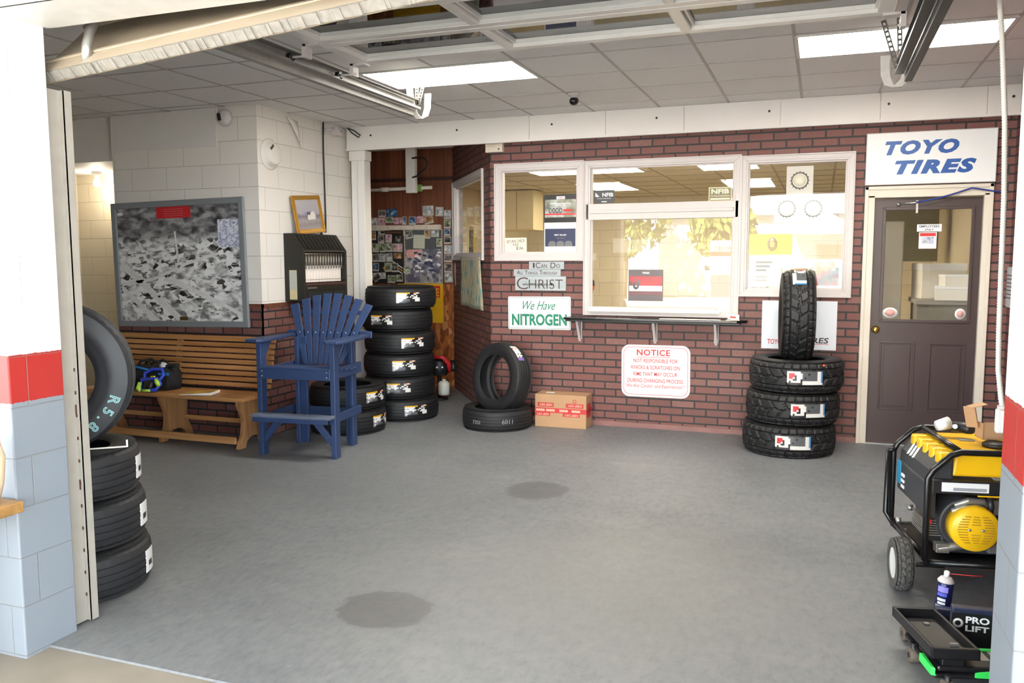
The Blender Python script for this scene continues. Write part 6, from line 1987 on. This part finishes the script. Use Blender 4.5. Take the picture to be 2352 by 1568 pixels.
JB = mat('jack_black', '17171a', 0.35, var=0.12)
LIME = mat('lime_trim', '37d65a', 0.35, var=0.06)
CAST = mat('caster_brown', '5b5148', 0.6, var=0.15)
t = thing('rolling_tray', 'black rolling tool tray with lime green edges at the foot of the right pier', 'tool tray', (0.455, 3.52, 0.0), (0, 0, R(14)))
bs_ = MB()
bs_.prism([(-0.075, -0.22), (0.45, -0.22), (0.45, -0.05), (0.06, -0.01), (0.05, 0.19), (-0.06, 0.13)], 0.055, 0.075, 'z')
bs_.prism([(-0.06, -0.21), (0.45, -0.21), (0.45, -0.06), (-0.06, -0.02)], 0.075, 0.10, 'z')
bs_.obj('base', JB, t, bevel=0.01)
tr = MB()
Mq = Matrix.Translation((0, 0, 0.120)) @ Matrix.Rotation(R(-3), 4, 'X')
tr.box(-0.085, 0.085, -0.225, 0.205, 0.0, 0.008, M=Mq)
tr.box(-0.085, -0.074, -0.225, 0.205, 0.0, 0.042, M=Mq)
tr.box(0.072, 0.085, -0.225, 0.205, 0.0, 0.042, M=Mq)
tr.box(-0.085, 0.085, -0.225, -0.205, 0.0, 0.042, M=Mq)
tr.box(-0.085, 0.085, 0.185, 0.205, 0.0, 0.042, M=Mq)
tr.box(-0.04, 0.04, -0.20, 0.18, -0.05, 0.0, M=Mq)
tr.obj('tray', JB, t, bevel=0.006)
MB().box(-0.058, 0.06, -0.185, 0.12, 0.008, 0.011, M=Mq).obj('tray_mat', mat('tray_grey', '56534e', 0.8, var=0.08), t, bevel=0.002)
for z_, pts in ((0.082, [(-0.085, -0.215), (-0.070, -0.225), (-0.066, -0.10), (-0.085, -0.10)]),):
    MB().prism(pts, 0.066, 0.098, 'z').obj('lime_edge', LIME, t, bevel=0.004)
MB().prism([(0.06, -0.235), (0.45, -0.235), (0.45, -0.215), (0.14, -0.215)], 0.070, 0.095, 'z').obj('lime_edge', LIME, t, bevel=0.004)
MB().box(0.12, 0.45, -0.075, -0.062, 0.10, 0.108).obj('lime_edge', LIME, t, bevel=0.002)
lt_ = lettering('TOOLS', 0.20, 0.06, mat('faded_print', '9a8f84', 0.6), t, at=(0.26, -0.12, 0.1005), bold=0.01)
bpy.data.objects.remove(lt_)
sg = MB()
for k in range(4):
    sg.box(0.12 + 0.05 * k, 0.15 + 0.05 * k, -0.15, -0.07, 0.100, 0.1012)
sg.obj('worn_marking', mat('faded_print', '9a8f84', 0.6), t)
for x, y in ((-0.03, -0.235), (-0.06, 0.02), (-0.02, 0.215), (0.40, -0.19)):
    cbn = MB().cyl((x - 0.018, y, 0.030), (x + 0.018, y, 0.030), 0.030, 20)
    co = cbn.obj('caster', CAST, t, bevel=0.003)
    MB().cyl((x, y, 0.03), (x, y, 0.08), 0.012, 10).obj('caster_stem', BLACK, co)
    MB().cyl((x - 0.020, y, 0.030), (x + 0.020, y, 0.030), 0.011, 12).obj('caster_hub', BLACK, co)
ck = MB()
ck.box(0.0, 0.02, 0.08, 0.10, 0.012, 0.018, M=Mq)
ck.box(-0.01, 0.02, -0.195, -0.185, 0.012, 0.05, M=Mq)
ck.obj('bright_clip', STEEL, t)

t = thing('floor_jack', 'low dark blue floor jack with white marking behind the black tray', 'floor jack', (0.535, 3.705, 0.0), (0, 0, R(3)))
NV = mat('jack_navy', '1e2540', 0.4, var=0.12)
jb = MB()
jb.box(0.0, 0.55, -0.06, -0.02, 0.03, 0.20)
jb.box(-0.02, 0.55, 0.16, 0.20, 0.03, 0.10)
jb.box(-0.01, 0.02, -0.02, 0.16, 0.03, 0.07)
jb.obj('jack_frame', NV, t, bevel=0.006)
MB().box(0.0, 0.55, -0.0635, -0.06, 0.045, 0.180).obj('side_plate', JB, t)
t2 = lettering('PRO', 0.085, 0.028, WHITE, t, bold=0.03)
t3 = lettering('LIFT', 0.085, 0.024, WHITE, t, bold=0.03)
for q, (xc, zc) in ((t2, (0.092, 0.155)), (t3, (0.092, 0.120))):
    for v in q.data.vertices:
        v.co = (v.co.x + xc, -0.0640 - v.co.z, v.co.y + zc)
MB().lathe([(0.014, 0), (0.026, 0), (0.026, 0.001), (0.014, 0.001)], 24, M=Matrix.Translation((0.022, -0.0636, 0.138)) @ Matrix.Scale(0.75, 4) @ Matrix.Rotation(pi / 2, 4, 'X')).obj('ring_emblem', WHITE, t)
for x, y in ((-0.03, 0.12), (0.02, -0.085 + 0.12)):
    MB().cyl((x - 0.025, y, 0.035), (x + 0.025, y, 0.035), 0.035, 18).obj('jack_wheel', CAST, t, bevel=0.004)

# =================================================================== OFFICE THINGS SEEN THROUGH THE GLASS
CABT = mat('cabinet_tan', 'cbbd98', 0.5, var=0.04)
t = thing('wall_cabinet', 'tan wall cabinets in the office behind the left window', 'cabinet', (-4.0, 10.9, 1.98))
MB().box(-0.38, 0.36, -0.2, 0.2, 0, 0.53).obj('cabinet_body', CABT, t, bevel=0.004)
for k in range(3):
    MB().box(-0.37 + 0.245 * k, -0.135 + 0.245 * k, -0.215, -0.2, 0.01, 0.52).obj('cabinet_door', CABT, t, bevel=0.003)
t = thing('base_cabinet', 'dark office counter with drawers behind the left window', 'cabinet', (-3.7, 10.9, 0))
MB().box(-0.6, 0.6, -0.3, 0.3, 0, 0.88).obj('cabinet_body', mat('cabinet_brown', '6f6250', 0.5), t)
MB().box(-0.62, 0.62, -0.32, 0.32, 0.88, 0.92).obj('worktop', mat('worktop_tan', 'b5a683', 0.4), t, bevel=0.004)
t = thing('hand_lamp', 'orange and black hand lamp hanging on the office wall behind the sliding window', 'hand lamp', (-3.35, 12.66, 1.10), (0, 0, 0))
MB().tube([(0, -0.03, 0.16), (0, -0.03, 0.07)], [0.04, 0.05], 14).obj('lamp_head', BLACK, t)
MB().tube([(0, -0.03, 0.07), (0, -0.03, 0.0)], [0.05, 0.035], 14).obj('lamp_body', mat('lamp_orange', 'e0642a', 0.4), t)
t = thing('wall_notice', 'white taped papers on the tan office back wall behind the sliding window', 'notice', (-2.75, 12.70, 1.78), WB)
MB().box(-0.28, 0.0, -0.1, 0.12, 0, 0.003).box(0.02, 0.3, -0.08, 0.1, 0, 0.003).obj('papers', PAPER, t)
t = thing('light_switch', 'cream wall switch on the office back wall above the hand lamp', 'switch', (-3.33, 12.70, 1.62), WB)
MB().box(-0.04, 0.04, -0.055, 0.055, 0, 0.006).obj('switch_plate', PAPER, t, bevel=0.002)
t = thing('desk', 'office desk with white papers right behind the sliding window', 'desk', (-1.0, 8.55, 0))
MB().box(-0.75, 0.75, -0.35, 0.35, 1.03, 1.07).obj('desk_top', mat('desk_tan', 'cfc09c', 0.4), t, bevel=0.004)
MB().box(-0.7, 0.7, -0.3, 0.3, 0.0, 1.03).obj('desk_body', CABT, t)
t = thing('printer', 'black office machine with paper on the desk behind the sliding window', 'printer', (-0.62, 8.5, 1.07), (0, 0, 0.2))
MB().prism([(-0.15, 0), (0.15, 0), (0.15, 0.26), (0.02, 0.22), (-0.15, 0.10)], -0.16, 0.16, 'x').obj('printer_body', BLACK, t, bevel=0.012)
MB().box(-0.13, 0.13, 0.02, 0.024, 0.2, 0.42, M=Matrix.Rotation(-0.25, 4, 'X')).obj('paper_sheet', PAPER, t)
MB().box(-0.10, 0.10, -0.152, -0.14, 0.03, 0.08).obj('printer_panel', STEEL, t)
# room behind the door
t = thing('refrigerator', 'tall pale grey cabinet behind the glass of the brown door', 'cabinet', (0.55, 9.3, 0))
MB().box(-0.2, 0.2, -0.25, 0.25, 0, 1.95).obj('cabinet_body', mat('appliance_grey', 'b5b2a6', 0.4, var=0.04), t, bevel=0.01)
t = thing('work_table', 'grey table with white boxes behind the glass of the brown door', 'table', (1.12, 9.0, 0))
MB().box(-0.28, 0.28, -0.35, 0.35, 1.16, 1.20).obj('table_top', mat('table_grey', '9d9a90', 0.5), t)
MB().box(-0.26, 0.26, -0.3, 0.3, 0, 1.16).obj('table_body', mat('table_front', '8d8a80', 0.6), t)
for nm, lb, x, y, z, sx, sy, sz, rz in (('storage_box', 'large white box on the grey table behind the door glass', 1.08, 9.14, 1.20, 0.20, 0.16, 0.34, 0.2),
                                        ('storage_box', 'low white box in front on the grey table behind the door glass', 1.18, 8.74, 1.20, 0.17, 0.12, 0.13, -0.1),
                                        ('storage_box', 'small white box stacked on the low box behind the door glass', 1.20, 8.74, 1.33, 0.14, 0.10, 0.11, 0.15)):
    t = thing(nm, lb, 'box', (x, y, z), (0, 0, rz), 'white boxes behind the door')
    MB().box(-sx, sx, -sy, sy, 0, sz * 0.8).obj('box_body', PAPER, t, bevel=0.003)
    MB().box(-sx - 0.004, sx + 0.004, -sy - 0.004, sy + 0.004, sz * 0.8, sz).obj('box_lid', WHITE, t, bevel=0.003)
MB_ = MB().box(-0.45, 0.45, -0.012, 0.012, 0, 0.7)
t = thing('wall_cabinet', 'grey green shelf unit hanging behind the brown door glass', 'cabinet', (0.98, 11.2, 1.55))
MB().box(-0.3, 0.3, -0.18, 0.18, 0, 0.75).obj('cabinet_body', mat('shelf_green', '6f6d58', 0.6, var=0.2), t)

# =================================================================== ACROSS THE STREET (seen in the window reflections)
HW = mat('house_white', 'e8e8e4', 0.6, var=0.03)
t = thing('house', 'white house across the street seen in the right window reflection', 'house', (-0.5, -24, 0))
MB().box(-6, 6, -4, 4, 0, 3.3).obj('house_wall', HW, t)
MB().prism([(-6.4, 3.3), (6.4, 3.3), (4.6, 5.0), (-4.6, 5.0)], -4.4, 4.4, 'y').obj('house_roof', mat('roof_grey', 'a7a5a2', 0.8), t)
for x in (-3.6, -1.5, 2.6, 4.6):
    wo = MB().box(x - 0.5, x + 0.5, 4.0, 4.03, 1.0, 2.4).obj('house_window', mat('house_glass', '6f7d8a', 0.1), t)
    frame_ring(MB(), 1.15, 1.55, 0.08, 0, 0.04)
    MB().box(x - 0.5, x + 0.5, 4.03, 4.05, 1.66, 1.74).obj('sash_bar', HW, wo)
MB().box(0.3, 1.2, 4.0, 4.04, 0, 2.1).obj('house_door', mat('house_door', 'c9b9a8', 0.5), t)
MB().prism([(-0.6, 2.5), (2.1, 2.5), (0.75, 3.3)], 4.0, 5.2, 'y').obj('porch_gable', HW, t)
LEAF = mat('leaf_green', '5f6a2e', 0.7, var=0.4, scale=3)
def tree(x, y, h, r, lb):
    t = thing('tree', lb, 'tree', (x, y, 0), group='trees across the street')
    MB().tube([(0, 0, 0), (0.1, 0, h * 0.4), (0, 0.1, h * 0.8)], [0.22, 0.17, 0.06], 10).obj('trunk', mat('bark', '6b5a48', 0.9, var=0.2), t)
    m = MB()
    rr = random.Random(int(x * 100))
    for k in range(900):
        u, v, q = rr.gauss(0, 1), rr.gauss(0, 1), rr.gauss(0, 1)
        n_ = math.sqrt(u * u + v * v + q * q)
        f = rr.random() ** 0.4 * r
        p = Vector((u / n_ * f, v / n_ * f, h * 0.75 + q / n_ * f * 0.9))
        Mk = Matrix.Translation(p) @ Euler((rr.random() * 6, rr.random() * 6, rr.random() * 6)).to_matrix().to_4x4()
        s_ = 0.22
        m.add([(-s_, 0, 0), (0, -s_ * 0.5, 0.03), (s_, 0, 0), (0, s_ * 0.5, 0.03)], [(0, 1, 2, 3)], M=Mk)
    m.obj('crown', LEAF, t)
tree(-7.4, -17, 4.6, 2.0, 'leafy tree across the street reflected in the sliding window')
tree(-3.6, -17.5, 3.6, 1.3, 'smaller leafy tree across the street reflected in the right window')
t = thing('banner', 'red and white upright street banner reflected in the sliding window', 'banner', (-2.75, -9.6, 0), (pi / 2, 0, pi))
MB().box(-0.33, 0.33, 0.35, 2.1, -0.015, 0.015).obj('cloth', WHITE, t)
MB().box(-0.33, 0.33, 1.65, 1.78, 0.015, 0.018).obj('red_band', RED, t)
lettering('KLEEN', 0.55, 0.13, RED, t, at=(0, 1.88, 0.0155), shear=0.2, bold=0.02)
MB().box(-0.30, 0.30, 0.45, 1.1, 0.015, 0.018).obj('red_field', mat('banner_red', 'b54450', 0.5), t)
MB().cyl((-0.36, 0, 0), (-0.36, 2.2, 0), 0.02, 8).obj('pole', STEEL, t)
t = thing('roadside_sign', 'yellow roadside sign with a tire picture reflected in the right window', 'sign', (-1.7, -14.5, 0), (pi / 2, 0, pi))
MB().box(-0.75, 0.75, 1.7, 2.4, -0.03, 0.03).obj('panel', mat('sign_yellow', 'dca81c'), t)
MB().lathe([(0.10, 0), (0.24, 0), (0.24, 0.01), (0.10, 0.01)], 24, M=Matrix.Translation((-0.1, 2.05, 0.03)) @ Matrix.Scale(0.7, 4, (1, 0, 0))).obj('printed_tire', BLACK, t)
for x in (-0.6, 0.6):
    MB().box(x - 0.04, x + 0.04, 0, 1.7, -0.02, 0.02).obj('post', STEEL, t)
t = thing('car', 'parked silver car across the street, seen reflected in the right window', 'car', (1.5, -13.5, 0), (0, 0, 0.1))
MB().prism([(-2.1, 0.35), (2.1, 0.35), (2.15, 0.75), (1.3, 0.95), (0.7, 1.42), (-0.9, 1.42), (-1.6, 0.95), (-2.1, 0.85)], -0.85, 0.85, 'y').obj('car_body', mat('car_silver', 'b9bcc2', 0.25, metal=0.5), t, bevel=0.06)
for x in (-1.3, 1.3):
    for y in (-0.86, 0.86):
        MB().cyl((x, y - 0.05, 0.32), (x, y + 0.05, 0.32), 0.32, 20).obj('wheel', BLACK, t)
MB().prism([(-1.2, 0.98), (1.0, 0.98), (0.6, 1.36), (-0.8, 1.36)], -0.865, 0.865, 'y').obj('side_window', mat('house_glass', '6f7d8a'), t)

# outside by the left pier: a weathered seat edge
t = thing('street_bench', 'wooden bench end just outside the left pier at the picture edge', 'bench', (-3.30, 2.17, 0.0), (0, 0, 0))
MB().box(-0.6, 0.395, -0.16, 0.16, 0.615, 0.658).obj('seat_board', wood_mat('weathered_oak', '7c5a30', 'a27a45', 0), t, bevel=0.004)
for x in (-0.5, 0.1):
    MB().box(x - 0.03, x + 0.03, -0.14, 0.14, -0.010, 0.615).obj('leg', STEEL, t)
MB().tube([(0.30, 0.10, 0.658), (0.325, 0.10, 0.74), (0.335, 0.10, 0.84), (0.315, 0.10, 0.93)], [0.025, 0.03, 0.034, 0.02], 12).obj('arm_post', mat('pale_wood', 'c4ac90', 0.5, var=0.1), t)
